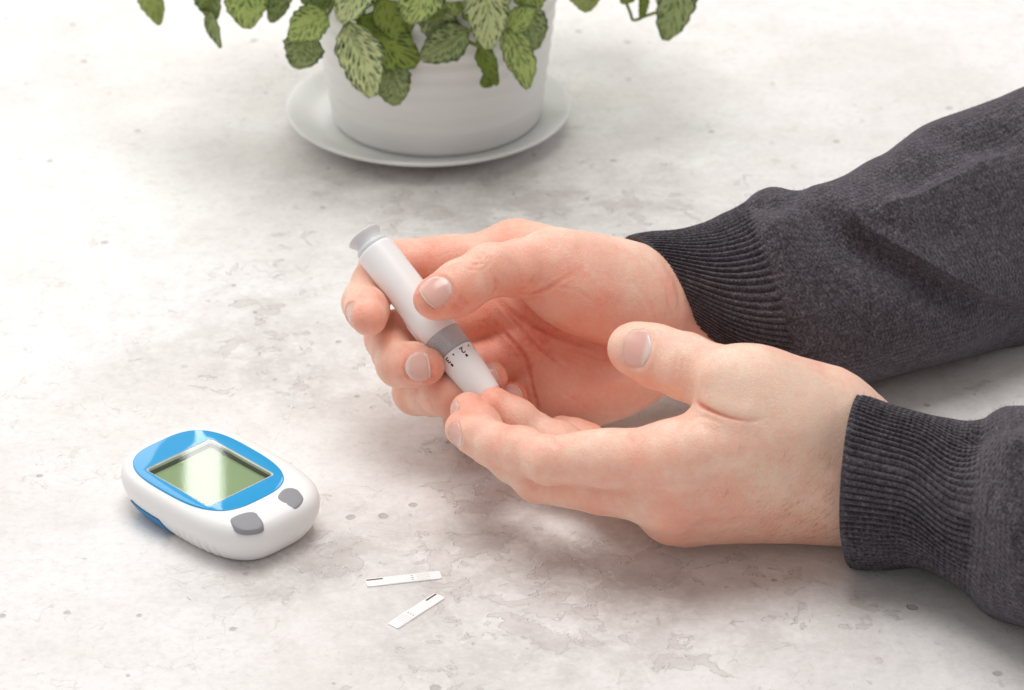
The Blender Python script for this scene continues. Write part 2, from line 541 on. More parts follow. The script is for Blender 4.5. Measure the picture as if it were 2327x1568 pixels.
# ------------------------------------------------------------------ saucer and pot
SAUCER_C = np.array([-39.5, 214.6, 0])
sa = empty('saucer', SAUCER_C)
tag(sa, 'white glazed round saucer lying on the table under the flower pot', 'saucer')
prof = [(0.01, 2.2), (36, 2.2), (37, 0.4), (40, 0.4), (41, 2.2), (50, 3.2), (60, 6.8), (66.2, 9.6), (67.4, 10.6), (67.6, 11.4), (67.0, 11.9), (65.6, 11.6), (60, 9.2),
        (56, 7.4), (52, 6.2), (48, 5.4), (0.01, 5.2)]
v, f = lathe(prof, 128)
o = mesh_obj('dish', v, f, M['ceramic'], sa)
m = o.modifiers.new('sub', 'SUBSURF'); m.levels = m.render_levels = 1

POT_C = np.array([-35.5, 214.4, 0])
pot = empty('flower_pot', POT_C + [0, 0, 5.3])
tag(pot, 'white glazed flower pot with fine turned rings standing on its saucer', 'flower pot')
prof = [(0.01, 0.1), (44.5, 0.1), (47.8, 1.0), (49.4, 3.2)]
for i in range(1, 46):
    z = 3.2 + i * 1.72
    r = 49.4 + 0.118 * (z - 3.2) + 0.42 * math.sin(i * 1.35) * (1 if z > 9 else 0)
    prof.append((r, z))
zt = prof[-1][1]
prof += [(60.2, zt + 1.2), (61.0, zt + 3.2), (60.8, zt + 5.4), (59.4, zt + 6.4), (57.4, zt + 6.0), (56.6, zt + 3), (56.4, zt - 8)]
v, f = lathe(prof, 128)
o = mesh_obj('pot_wall', v, f, M['ceramic'], pot)
prof = [(0.01, zt - 5), (56.5, zt - 5.5)]
v, f = lathe(prof, 48)
v = [(x, y, z + 1.6 * math.sin(x * .5) * math.cos(y * .43)) for x, y, z in v]
mesh_obj('soil', v, f, M['soil'], pot)
POT_TOP = 5.3 + zt


# ------------------------------------------------------------------ plant
def tube(pts, radii, n=8, caps=True):
    pts = np.asarray(pts, float)
    m = len(pts)
    T = np.gradient(pts, axis=0)
    T /= np.linalg.norm(T, axis=1)[:, None] + 1e-9
    ref = np.array([0.3, 0.2, 1.0]) if abs(T[0, 2]) < .9 else np.array([1.0, 0, 0])
    v, f = [], []
    for i in range(m):
        a = np.cross(T[i], ref); a /= np.linalg.norm(a) + 1e-9
        b = np.cross(T[i], a)
        r = radii[i] if hasattr(radii, '__len__') else radii
        for k in range(n):
            th = 2 * math.pi * k / n
            v.append(pts[i] + r * (math.cos(th) * a + math.sin(th) * b))
    for i in range(m - 1):
        for k in range(n):
            f.append((i * n + k, i * n + (k + 1) % n, (i + 1) * n + (k + 1) % n, (i + 1) * n + k))
    if caps:
        f.append(tuple(range(n - 1, -1, -1)))
        f.append(tuple((m - 1) * n + k for k in range(n)))
    return v, f


plant = empty('leafy_plant', (POT_C[0], POT_C[1], POT_TOP - 6))
tag(plant, 'bushy green nerve plant with pale veined leaves spilling over the white pot', 'plant')
PL0 = np.array([POT_C[0], POT_C[1], POT_TOP - 6])


def leaf_mesh(base, tip, nrm, width, cup, curl, seed, twist=0.0, nu=11, nv=18, skirt=True):
    """an ovate blade with toothed rim, quilted between its veins; points in mm"""
    r = np.random.default_rng(seed)
    base, tip = np.asarray(base, float), np.asarray(tip, float)
    ax = tip - base
    L = np.linalg.norm(ax); ax = ax / L
    nrm = unit(np.asarray(nrm, float) - ax * np.dot(nrm, ax))
    sd = np.cross(ax, nrm)
    ph = r.uniform(0, 6, 6)
    v, uv = [], []
    for j in range(nv):
        s = j / (nv - 1)
        w = (math.sin(math.pi * min(1, (s * 0.93 + 0.035)) ** 0.80)) ** 0.72 * width / 2
        if s < .12: w *= 0.42 + 0.58 * s / .12
        for i in range(nu):
            u = i / (nu - 1) * 2 - 1
            tooth = 1 + (0.06 * math.sin(s * 36 + ph[0] + (2 if u > 0 else 0)) + 0.05 * math.sin(s * 13 + ph[1] * u)) * abs(u) ** 4
            x = u * w * tooth
            z = cup * (abs(u) ** 1.5) * w * 0.55 - 0.10 * width * abs(u) ** .5 * 0.25
            z += curl * L * (s - .35) ** 2 * (1 if s > .35 else .35)
            z += 0.018 * width * math.sin(s * 34 - abs(u) * 7 + ph[2]) * (1 - abs(u) * .4)
            z += 0.030 * width * math.sin(s * 11 + ph[3] + u * 2) * abs(u) ** 2
            tw = twist * (s - .3)
            x2, z2 = x * math.cos(tw) - z * math.sin(tw), x * math.sin(tw) + z * math.cos(tw)
            bend = 0.05 * L * math.sin(s * math.pi) * math.sin(ph[4])
            v.append(base + ax * (L * s + 0.10 * abs(u) * w * (1 - s)) + sd * (x2 + bend) + nrm * z2)
            uv.append((u, s))
    f = grid_faces(nu, nv)
    return v, f, uv


def leaf(base, tip, Yb, Yt, width_px, mat, cup=0.5, curl=-.25, lean=0.35, roll=0.0, seed=1, twist=0.0, stem_from=None):
    b = PY(base[0], base[1], Yb)
    t = PY(tip[0], tip[1], Yt)
    mid = (b + t) / 2
    view = unit(CAM - mid)
    nrm = view + lean * np.array([0, 0, 1.0]) + roll * RGT
    wmm = width_px * S_PX * np.linalg.norm(CAM - mid)
    v, f, uv = leaf_mesh(b, t, nrm, wmm, cup, curl, seed, twist)
    o = mesh_obj('leaf', np.array(v) - PL0, f, M[mat], plant, uv=uv)
    sm = o.modifiers.new('thick', 'SOLIDIFY'); sm.thickness = 0.45 * MM; sm.offset = 0
    sf = stem_from if stem_from is not None else np.array([POT_C[0] + (b[0] - POT_C[0]) * .35, POT_C[1] + (b[1] - POT_C[1]) * .3, POT_TOP + 22 + 10 * math.sin(seed)])
    midp = (sf + b) / 2 + np.array([0, 0, 9.0])
    dirn = unit(t - b)
    pts = catmull([sf, midp, b - dirn * 2.0 + np.array([0, 0, 0.8]), b + dirn * 1.2], 14)
    tv, tf = tube(pts, np.linspace(1.25, 0.8, 14), 7)
    mesh_obj('stem', np.array(tv) - PL0, tf, M['stem'], plant)
    return o


LV = [  # base px, tip px, Y base, Y tip, width px, material, cup, curl, lean, roll, twist
    ((316, -44), (368, 54), 205, 198, 62, 'leaf_lime', .5, -.2, .3, .5, .2),
    ((470, -40), (487, 44), 196, 186, 62, 'leaf_dull', .7, -.3, .1, -.4, .3),
    ((474, 24), (512, 104), 188, 182, 38, 'leaf_dull', 1.1, .35, .0, -.7, -.5),
    ((566, -62), (560, 64), 178, 166, 104, 'leaf_green', .35, -.2, .5, 0, 0),
    ((632, -50), (622, 52), 188, 180, 66, 'leaf_dull', .5, -.2, .2, .5, .2),
    ((744, 28), (656, 84), 158, 150, 92, 'leaf_green', .4, -.25, .6, -.2, 0),
    ((702, 72), (672, 156), 160, 154, 92, 'leaf_dull', .45, -.2, .1, -.1, .2),
    ((846, -52), (770, 48), 152, 142, 92, 'leaf_white', .4, -.2, .5, -.1, 0),
    ((788, 50), (848, 222), 148, 140, 104, 'leaf_white', .40, -.12, .25, .05, -.1),
    ((814, 40), (950, 146), 155, 150, 122, 'leaf_olive', .2, -.1, .15, .0, 0),
    ((884, 140), (904, 240), 154, 149, 88, 'leaf_dull', .45, -.15, .15, .2, .2),
    ((985, -64), (925, 50), 154, 144, 108, 'leaf_green', .35, -.25, .6, .1, 0),
    ((948, 22), (1012, 30), 153, 152, 46, 'leaf_lime', .5, -.2, .5, .2, 0),
    ((1064, 66), (956, 132), 153, 146, 86, 'leaf_dull', .45, -.25, .3, .1, 0),
    ((1100, -58), (1112, 112), 148, 138, 102, 'leaf_white', .35, -.12, .4, .05, 0),
    ((1152, 66), (1212, 24), 152, 150, 62, 'leaf_green', .35, -.1, .5, .1, 0),
    ((1186, 10), (1222, 112), 160, 156, 78, 'leaf_dull', .4, -.1, .2, .4, 0),
    ((1148, 62), (1204, 202), 151, 146, 74, 'leaf_green', .5, -.12, .2, .2, .15),
    ((1088, 102), (1120, 196), 154, 150, 52, 'leaf_olive', 1.0, .3, .1, .6, .5),
    ((1120, 176), (1094, 196), 152, 151, 34, 'leaf_olive', .5, .2, .3, -.2, 0),
    ((1318, -40), (1338, 26), 196, 190, 76, 'leaf_lime', .5, -.2, .4, .2, 0),
    ((1440, -34), (1412, 8), 206, 204, 40, 'leaf_olive', .7, -.2, .2, 0, 0),
    ((1462, -22), (1452, 44), 204, 202, 26, 'leaf_olive', 1.2, .2, .1, .5, .3),
    ((1548, -72), (1514, 94), 200, 192, 92, 'leaf_dull', .45, -.15, .2, .2, .1),
    ((890, -64), (872, 36), 164, 156, 92, 'leaf_green', .35, -.2, .4, -.1, 0),
    ((716, -58), (726, 34), 172, 166, 84, 'leaf_dull', .4, -.2, .3, .1, 0),
    ((1030, 40), (1008, 118), 157, 153, 70, 'leaf_olive', .3, -.2, .2, 0, 0),
    ((1210, -60), (1206, 30), 168, 160, 88, 'leaf_green', .35, -.2, .4, 0, 0),
    ((1000, -70), (1040, 34), 160, 153, 70, 'leaf_green', .45, -.2, .5, 0, 0),
    ((866, -10), (925, 92), 157, 154, 96, 'leaf_olive', .3, -.2, .3, 0, 0),
    ((985, -6), (988, 96), 157, 153, 84, 'leaf_dull', .3, -.2, .2, 0, 0),
    ((1050, 20), (1085, 40), 155, 154, 44, 'leaf_olive', .5, -.2, .3, 0, 0),
]
for k, (bp, tp, yb, yt, w, mt, cup, curl, lean, roll, tw) in enumerate(LV):
    leaf(bp, tp, yb, yt, w, mt, cup, curl, lean, roll, 10 + k, tw)
# a bare petiole and the thin stalk hanging beside the right-hand leaf
tv, tf = tube(catmull([PY(1418, -6, 206), PY(1432, 28, 205), PY(1440, 46, 204), PY(1468, 36, 203), PY(1492, 28, 202)], 16), 0.75, 7)
mesh_obj('stem', np.array(tv) - PL0, tf, M['stem'], plant)
tv, tf = tube(catmull([PY(1050, 88, 153), PY(1075, 100, 153), PY(1092, 106, 153)], 8), 0.9, 7)
mesh_obj('stem', np.array(tv) - PL0, tf, M['stem'], plant)
# the rest of the crown, above the picture (it shows in the meter's reflections)
for k in range(110):
    a = rng.uniform(0, 2 * math.pi)
    rad = 115 * rng.uniform(0.02, 1) ** .6
    h = POT_TOP + 135 - 0.0085 * rad ** 2 + rng.uniform(-30, 14)
    c = np.array([POT_C[0] + rad * math.cos(a), POT_C[1] + rad * math.sin(a), h])
    if np.dot(c - CAM, UPV) / np.dot(c - CAM, FWD) < (784 + 150) * S_PX: continue
    out = np.array([math.cos(a), math.sin(a), -0.25 - rad / 130])
    nrm = np.array([math.cos(a) * rad / 80, math.sin(a) * rad / 80, 1.0])
    v, f, uv = leaf_mesh(c, c + unit(out) * rng.uniform(26, 38), nrm, rng.uniform(20, 28), .4, -.25, 200 + k, 0, 7, 9)
    o = mesh_obj('leaf', np.array(v) - PL0, f, M[['leaf_white', 'leaf_green', 'leaf_dull'][k % 3]], plant, uv=uv)
    tv, tf = tube(catmull([PL0 + np.array([0.2 * (c[0] - PL0[0]), 0.2 * (c[1] - PL0[1]), 4]), (PL0 + c) / 2 + [0, 0, 10], c, c + unit(out) * 2], 8), 0.9, 5)
    mesh_obj('stem', np.array(tv) - PL0, tf, M['stem'], plant)


# ------------------------------------------------------------------ glucose meter
MD = np.array([0.7095, -0.7047, 0]); MW = np.array([0.7047, 0.7095, 0])
METER_O = np.array([-110.2, -128.2, 0.0])
meter = empty('glucose_meter', METER_O, math.atan2(MD[1], MD[0]))
tag(meter, 'white blood glucose meter with blue bezel, blank green screen and two grey buttons', 'glucose meter')
# local axes of the meter: x = towards the buttons, y = to the far side, z up


def sup(n_pts, a, b, n, cx=0, cy=0, barrel=0.0, taper=0.0):
    out = []
    for i in range(n_pts):
        th = 2 * math.pi * i / n_pts
        c, s = math.cos(th), math.sin(th)
        x = a * math.copysign(abs(c) ** (2 / n), c)
        y = b * math.copysign(abs(s) ** (2 / n), s)
        y *= 1 - barrel * (x / a) ** 2 + taper * x / a
        out.append((cx + x, cy + y))
    return out


NB = 560
BODY = dict(a=38.6, b=26.0, n=3.4, cx=3.6, cy=1.6)


def ring_inset(d, z, grow=0.0):
    return [(x, y, z) for x, y in sup(NB, BODY['a'] - d, BODY['b'] - d, BODY['n'], BODY['cx'], BODY['cy'], 0.03, -0.03)]


HZ = 0.93
rings = []
# bottom to top: (inset, z)
for d, z in ((14, 0.35), (6.4, 0.35), (5.4, 0.7), (4.2, 1.8), (2.9, 3.8), (1.6, 6.4), (0.6, 9.2), (0.1, 12.0), (0.0, 13.6), (0.15, 15.4), (0.6, 17.0), (1.5, 18.3), (3.0, 19.15), (6, 19.55), (12, 19.7)):
    rg = ring_inset(d, z * HZ)
    # thumb-grip ridges on the near long side
    if 1.0 < z < 9:
        g = []
        for x, y, zz in rg:
            if y < -8 and 4 < x < 30:
                k = math.sin((x - 4) / 26 * math.pi) ** .5
                y += (0.85 * math.cos((x - 4) * 2 * math.pi / 3.7) + .1) * k * math.sin((z - 0.5) / 8.5 * math.pi)
            g.append((x, y, zz))
        rg = g
    rings.append(rg)
v = [p for r_ in rings for p in r_]
f = grid_faces(NB, len(rings), close_u=True)
v.append((BODY['cx'], BODY['cy'], 0.35)); v.append((BODY['cx'], BODY['cy'], 19.72 * HZ))
f += [(len(v) - 2, (i + 1) % NB, i) for i in range(NB)]
k0 = (len(rings) - 1) * NB
f += [(len(v) - 1, k0 + i, k0 + (i + 1) % NB) for i in range(NB)]
o = mesh_obj('meter_body', v, f, M['white_plastic'], meter)
recalc(o)

# bezel: a glossy slab with a window cut out, bevelled grey inner wall
WIN = (18.1, 15.6, 0.4, -0.6)                     # half length, half width, centre
ZB = 19.62 * HZ
outer = sup(128, 28.7, 20.9, 3.3, -1.2, 0.2, 0.05, -0.02)


def rrect(n_pts, a, b, r, cx, cy):
    out = []
    q = n_pts // 4
    for k, (sx, sy, a0) in enumerate(((1, 1, 0), (-1, 1, 90), (-1, -1, 180), (1, -1, 270))):
        for i in range(q):
            th = math.radians(a0 + 90 * i / (q - 1))
            out.append((cx + sx * (a - r) + r * math.cos(th), cy + sy * (b - r) + r * math.sin(th)))
    return out


def resample_by_angle(poly, n_pts, c):
    p = np.array(poly); d = p - c
    ang = np.unwrap(np.arctan2(d[:, 1], d[:, 0]))
    order = np.argsort(np.mod(ang, 2 * math.pi))
    a = np.mod(ang, 2 * math.pi)[order]; p = p[order]
    a = np.concatenate([a - 2 * math.pi, a, a + 2 * math.pi]); p = np.concatenate([p, p, p])
    th = 2 * math.pi * np.arange(n_pts) / n_pts
    return np.stack([np.interp(th, a, p[:, 0]), np.interp(th, a, p[:, 1])], 1)


CW = np.array([WIN[2], WIN[3]])
outer = resample_by_angle(outer, 160, CW)
inner = resample_by_angle(rrect(64, WIN[0], WIN[1], 1.3, WIN[2], WIN[3]), 160, CW)
shr = lambda poly, d: CW + (poly - CW) * (1 - d / np.linalg.norm(poly - CW, axis=1))[:, None]
loops = [(shr(outer, -.05), ZB - 0.3), (outer, ZB + 0.10), (shr(outer, .12), ZB + 0.24), (shr(outer, .4), ZB + 0.28), (shr(inner, -.15), ZB + 0.28)]
v = [(x, y, z) for L_, z in loops for x, y in L_]
f = grid_faces(160, len(loops), close_u=True)
o = mesh_obj('blue_bezel', v, f, M['blue'], meter); recalc(o)
loops = [(shr(inner, -.15), ZB + 0.28), (shr(inner, .0), ZB + 0.26), (shr(inner, .75), ZB - 1.0)]
v = [(x, y, z) for L_, z in loops for x, y in L_]
o = mesh_obj('window_bevel', v, grid_faces(160, 3, close_u=True), M['bezel_grey'], meter)
loops = [(shr(inner, .75), ZB - 1.0), (shr(inner, .8), ZB - 3.0)]
v = [(x, y, z) for L_, z in loops for x, y in L_]
o = mesh_obj('screen_well', v, grid_faces(160, 2, close_u=True), M['well'], meter)
lc = shr(inner, .7)
v = [(x, y, ZB - 2.95) for x, y in lc] + [(CW[0], CW[1], ZB - 2.95)]
mesh_obj('screen', v, [(160, i, (i + 1) % 160) for i in range(160)], M['lcd'], meter, smooth=False)
cv = shr(inner, .3)
v = [(x, y, ZB + 0.18) for x, y in cv] + [(CW[0], CW[1], ZB + 0.18)]
mesh_obj('screen_cover', v, [(160, i, (i + 1) % 160) for i in range(160)], M['cover'], meter, smooth=False)

# the body's top is a flat lid: open it under the window so the well is a real recess
body = bpy.data.objects['meter_body']
cut_v = [(x, y, z) for z in (ZB - 3.1, ZB + 2) for x, y in shr(inner, .72)]
cf = grid_faces(160, 2, close_u=True) + [tuple(range(159, -1, -1)), tuple(range(160, 320))]
cutter = mesh_obj('cutter', cut_v, cf, None, meter, smooth=False); recalc(cutter)
bo = body.modifiers.new('well', 'BOOLEAN'); bo.object = cutter; bo.operation = 'DIFFERENCE'; bo.solver = 'EXACT'
bpy.context.view_layer.update()
dg = bpy.context.evaluated_depsgraph_get()
new = bpy.data.meshes.new_from_object(body.evaluated_get(dg))
body.modifiers.clear(); body.data = new
bpy.data.objects.remove(cutter)

# grey buttons: rounded five-sided pads, outlines read off their tops
for zpts in ([(1252, 1022), (1310, 990), (1400, 960), (1490, 953), (1540, 985), (1574, 1055), (1572, 1098), (1520, 1124), (1410, 1136), (1330, 1118), (1275, 1075)],
             [(1706, 826), (1722, 785), (1770, 735), (1835, 720), (1910, 740), (1955, 790), (1970, 840), (1935, 885), (1880, 922), (1810, 905), (1740, 862)]):
    q = []
    for zx, zy in zpts:
        w_ = np.array([24.0, 0, 0])
        for _ in range(4):
            zz = 19.45 * HZ + 0.45 - 0.06 * ((w_ @ MD if _ else 34.0) - 29)
            w_ = PZ((400 + zx / 2.4126) * .5681, (1650 + zy / 2.4126) * .5681, zz) - METER_O
        q.append(np.array([w_ @ MD, w_ @ MW]))
    cl = catmull(q + [q[0]], 67)[:-1]
    cl = (cl + np.roll(cl, 1, 0) + np.roll(cl, -1, 0) + np.roll(cl, 2, 0) + np.roll(cl, -2, 0)) / 5
    cxy = cl.mean(0); cl = cl - cxy
    n_ = len(cl)
    lp = [(1.03, -1.6), (1.0, -0.05), (0.96, 0.30), (0.85, 0.50), (0.5, 0.60)]
    tilt = lambda x: -0.06 * (x - 29)
    v = [(cxy[0] + p_[0] * k, cxy[1] + p_[1] * k, 19.45 * HZ + h + tilt(cxy[0] + p_[0] * k)) for k, h in lp for p_ in cl]
    f = grid_faces(n_, len(lp), close_u=True)
    v.append((cxy[0], cxy[1], 19.45 * HZ + 0.62 + tilt(cxy[0])))
    f += [(len(v) - 1, (len(lp) - 1) * n_ + i, (len(lp) - 1) * n_ + (i + 1) % n_) for i in range(n_)]
    o = mesh_obj('button', v, f, M['button'], meter); recalc(o)

# blue panel let into the lower near side
v = []
prof = [(5.1, 0.9), (4.2, 1.8), (2.9, 3.8), (1.6, 6.4), (1.1, 7.8)]
xs = np.linspace(-19.5, 1.5, 30)
for d, z in prof:
    rg = np.array(ring_inset(d - 0.25, z * HZ))
    lo = rg[(rg[:, 1] < 0)]
    lo = lo[np.argsort(lo[:, 0])]
    for x in xs:
        xx = min(x, 1.5 - (z - 1.0) * 0.5)
        v.append((xx, np.interp(xx, lo[:, 0], lo[:, 1]), z * HZ))
o = mesh_obj('side_panel', v, grid_faces(30, len(prof)), M['blue_side'], meter)
so = o.modifiers.new('t', 'SOLIDIFY'); so.thickness = 0.5 * MM; so.offset = 0


# ------------------------------------------------------------------ test strips
def test_strip(a, b, wid, label, flip):
    """a -> b: end with the dark line to the white end"""
    A, B = PZ(*a, 0.5), PZ(*b, 0.5)
    L = np.linalg.norm(B - A)
    ang = math.atan2(B[1] - A[1], B[0] - A[0])
    root = empty('test_strip', (A[0], A[1], 0.06), ang)
    tag(root, label, 'test strip', 'used test strips on the table')
    def slab(name, x0, x1, y0, y1, z0, z1, mat, bev=0.0):
        bm = bmesh.new()
        bmesh.ops.create_cube(bm, size=1)
        for w_ in bm.verts:
            w_.co = Vector(((x0 + x1) / 2 + w_.co.x * (x1 - x0), (y0 + y1) / 2 + w_.co.y * (y1 - y0), (z0 + z1) / 2 + w_.co.z * (z1 - z0))) * MM
        if bev:
            bmesh.ops.bevel(bm, geom=[e for e in bm.edges if abs(e.verts[0].co.z - e.verts[1].co.z) > 1e-5], offset=bev * MM, segments=3, affect='EDGES')
        me = bpy.data.meshes.new(name); bm.to_mesh(me); bm.free()
        return link(name, me, mat, root, smooth=False)
    h = wid / 2
    slab('strip_base', 0, L, -h, h, 0.0, 0.38, M['strip'], 0.4)
    slab('cover_film', L * .30, L * .86, -h + .2, h - .2, 0.385, 0.45, M['strip'], 0.2)
    slab('dark_line', 0.3, L * .23, flip * h * .62 - .34, flip * h * .62 + .34, 0.385, 0.42, M['strip_mark'])
    for k in range(3):
        slab('tick_mark', L * .60, L * .635, -h * .5 + k * h * .5 - .22, -h * .5 + k * h * .5 + .22, 0.455, 0.48, M['strip_grey'])
    for k in range(4):
        slab('contact_line', L * .67, L * .85, -h * .62 + k * h * .41 - .16, -h * .62 + k * h * .41 + .16, 0.455, 0.475, M['strip_line'])


test_strip((832, 1324), (1002, 1305), 4.9, 'white test strip lying level, nearer to the glucose meter', 1)
test_strip((1000, 1352), (892, 1422), 4.9, 'white test strip lying slanted, nearest the front of the table', -1)
# ------------------------------------------------------------------ lancing pen
PEN_A, PEN_B = P(827, 536, -86), P(1106, 896, -107)
PEN_AX = unit(PEN_B - PEN_A)
PEN_L = np.linalg.norm(PEN_B - PEN_A)
PK = PEN_L / 455.0                                            # mm per photo pixel along the pen
_mid = (PEN_A + PEN_B) / 2
PEN_F = unit((CAM - _mid) - PEN_AX * np.dot(CAM - _mid, PEN_AX))   # faces the camera side
PEN_S = np.cross(PEN_AX, PEN_F)                               # across (towards the lower left of the photo)
pen = bpy.data.objects.new('lancing_pen', None); COL.objects.link(pen)
tag(pen, 'white and grey lancing pen with printed depth numbers, gripped by the far hand', 'lancing pen')
pen.empty_display_size = .02
pen.matrix_world = Matrix(((PEN_S[0], PEN_AX[0], PEN_F[0], PEN_A[0] * MM), (PEN_S[1], PEN_AX[1], PEN_F[1], PEN_A[1] * MM),
                           (PEN_S[2], PEN_AX[2], PEN_F[2], PEN_A[2] * MM), (0, 0, 0, 1)))
# local axes: x across, y along (cap -> nose), z towards the viewer


def pen_lathe(name, prof, mat, n=72):
    v, f = lathe([(r * PK, s * PK) for r, s in prof], n)
    v = [(x, z, y) for x, y, z in v]
    o = mesh_obj(name, v, f, mat, pen); recalc(o)
    return o


pen_lathe('plunger', [(0.01, 2.5), (30, 2.2), (37, 0.4), (39.6, 0.0), (40.6, 1.4), (40.2, 3.4), (37, 8), (33.2, 14), (31.2, 20), (30.6, 26), (31.6, 29.5)], M['pen_silver'])
pen_lathe('collar', [(30, 28), (37.4, 28.6), (38.6, 29.8), (39.4, 40.5), (37, 41.5)], M['pen_silver'])
pen_lathe('barrel', [(34, 41), (41.6, 41.2), (42.8, 42.6), (43.2, 48), (43.6, 150), (43.8, 270), (43.6, 288), (42.9, 290.2), (40, 290.4)], M['pen_white'])
pen_lathe('grip_ring', [(40, 289.6), (42.3, 290.6), (42.8, 292), (42.6, 331), (43.0, 334), (42.6, 337.2), (41.4, 338.2), (39.2, 339.4), (38, 342)], M['pen_grey'])
NOSE = [(38, 340.4), (41.0, 341.0), (41.9, 342.2), (41.6, 352), (40.6, 372), (37.4, 410), (34.0, 442), (32.2, 456), (31.2, 459.2), (29.2, 460.2), (12, 459.6), (9, 452), (0.01, 452)]
pen_lathe('nose_cap', NOSE, M['pen_white'])


def nose_r(s):
    return np.interp(s, [p[1] for p in NOSE[:8]], [p[0] for p in NOSE[:8]])


def on_nose(phi, s, lift=0.25):
    """phi in degrees from the viewer side, s in pixels along the pen -> local mm"""
    r = nose_r(s) * PK + lift * 0.2
    a = math.radians(phi)
    return (-r * math.sin(a), s * PK, r * math.cos(a))


def pen_mark(name, phi, s, hw, hl, skew=0.12):
    v, f = [], []
    for j in range(3):
        for i in range(4):
            u, w_ = i / 3 * 2 - 1, j / 2 * 2 - 1
            v.append(on_nose(phi + math.degrees((u * hw * (1 + skew * w_)) / (nose_r(s) * PK)), s + w_ * hl / PK))
    o = mesh_obj(name, v, grid_faces(4, 3), M['print'], pen)
    so = o.modifiers.new('t', 'SOLIDIFY'); so.thickness = 0.04 * MM; so.offset = 0


def pen_digit(ch, phi, s, h_mm):
    cu = bpy.data.curves.new('digit', 'FONT')
    cu.body = ch; cu.align_x = 'CENTER'; cu.align_y = 'CENTER'; cu.size = 1.0; cu.resolution_u = 6
    cu.offset = 0.012
    tmp = bpy.data.objects.new('digit', cu); COL.objects.link(tmp)
    bpy.context.view_layer.update()
    me = bpy.data.meshes.new_from_object(tmp.evaluated_get(bpy.context.evaluated_depsgraph_get()))
    bpy.data.objects.remove(tmp)
    bm = bmesh.new(); bm.from_mesh(me)
    for _ in range(2):
        bmesh.ops.subdivide_edges(bm, edges=[e for e in bm.edges if e.calc_length() > 0.16], cuts=1)
    ys = [w_.co.y for w_ in bm.verts]; xs = [w_.co.x for w_ in bm.verts]
    sc = h_mm / (max(ys) - min(ys)); cx, cy = (max(xs) + min(xs)) / 2, (max(ys) + min(ys)) / 2
    for w_ in bm.verts:
        gx, gy = (w_.co.x - cx) * sc, (w_.co.y - cy) * sc
        # the figures stand with their heads towards the nose
        w_.co = Vector(on_nose(phi + math.degrees(-gx / (nose_r(s) * PK)), s + gy / PK)) * MM
    me2 = bpy.data.meshes.new('digit'); bm.to_mesh(me2); bm.free()
    o = link('digit', me2, M['print'], pen, smooth=False)
    return o


pen_digit('3', -30, 353, 2.5)
pen_mark('depth_mark', -29.5, 366.0, 0.42, 0.56)
pen_digit('2', 24, 355, 2.5)
pen_mark('depth_mark', 25, 369.0, 0.42, 0.56)
pen_mark('depth_mark', -6, 351, 0.26, 0.36)
pen_mark('depth_mark', 53, 351, 0.26, 0.36)
pen_digit('4', -98, 352, 2.0)
pen_digit('1', 84, 355, 2.0)

# raised dots and arrow on the grip ring
dv, df = [], []
for i, phi in enumerate((-40, -30, -20, -10)):
    for j in range(4):
        s = 299 + j * 9 + (4.5 if i % 2 else 0)
        a = math.radians(phi + (j * 1.0))
        c = np.array([-42.6 * PK * math.sin(a), s * PK, 42.6 * PK * math.cos(a)])
        bm = bmesh.new(); bmesh.ops.create_icosphere(bm, subdivisions=1, radius=0.30)
        base = len(dv)
        dv += [tuple(c + np.array(w_.co)) for w_ in bm.verts]
        df += [tuple(base + w_.index for w_ in fc.verts) for fc in bm.faces]
        bm.free()
o = mesh_obj('grip_dots', dv, df, M['pen_grey'], pen)
tri = []
for phi, s in ((2, 296), (14, 329), (28, 296), (2, 296)):
    a = math.radians(phi)
    tri.append(np.array([-42.5 * PK * math.sin(a), s * PK, 42.5 * PK * math.cos(a)]))
tv, tf = [], []
for i in range(3):
    q = [tri[i] + (tri[i + 1] - tri[i]) * k / 4 for k in range(5)]
    q = [np.array([p[0] * 42.6 * PK / math.hypot(p[0], p[2]), p[1], p[2] * 42.6 * PK / math.hypot(p[0], p[2])]) for p in q]
    a_, b_ = tube(q, 0.13, 6)
    tf += [tuple(len(tv) + k for k in fc) for fc in b_]; tv += list(a_)
mesh_obj('arrow_outline', tv, tf, M['pen_grey'], pen)
# release slider on the left flank
bm = bmesh.new(); bmesh.ops.create_cube(bm, size=1)
bmesh.ops.bevel(bm, geom=list(bm.edges), offset=0.22, segments=3, affect='EDGES')
for w_ in bm.verts:
    w_.co = Vector((w_.co.x * 2.2 + 43.4 * PK * .97, w_.co.y * 13 + 246 * PK, w_.co.z * 3.6 - 1.2)) * MM
me = bpy.data.meshes.new('release_slider'); bm.to_mesh(me); bm.free()
link('release_slider', me, M['pen_white'], pen)
# ------------------------------------------------------------------ hands: smooth signed-distance bodies
BIG = 60.0


def smin(a, b, k):
    h = np.maximum(k - np.abs(a - b), 0.0) / k
    return np.minimum(a, b) - h * h * k * 0.25


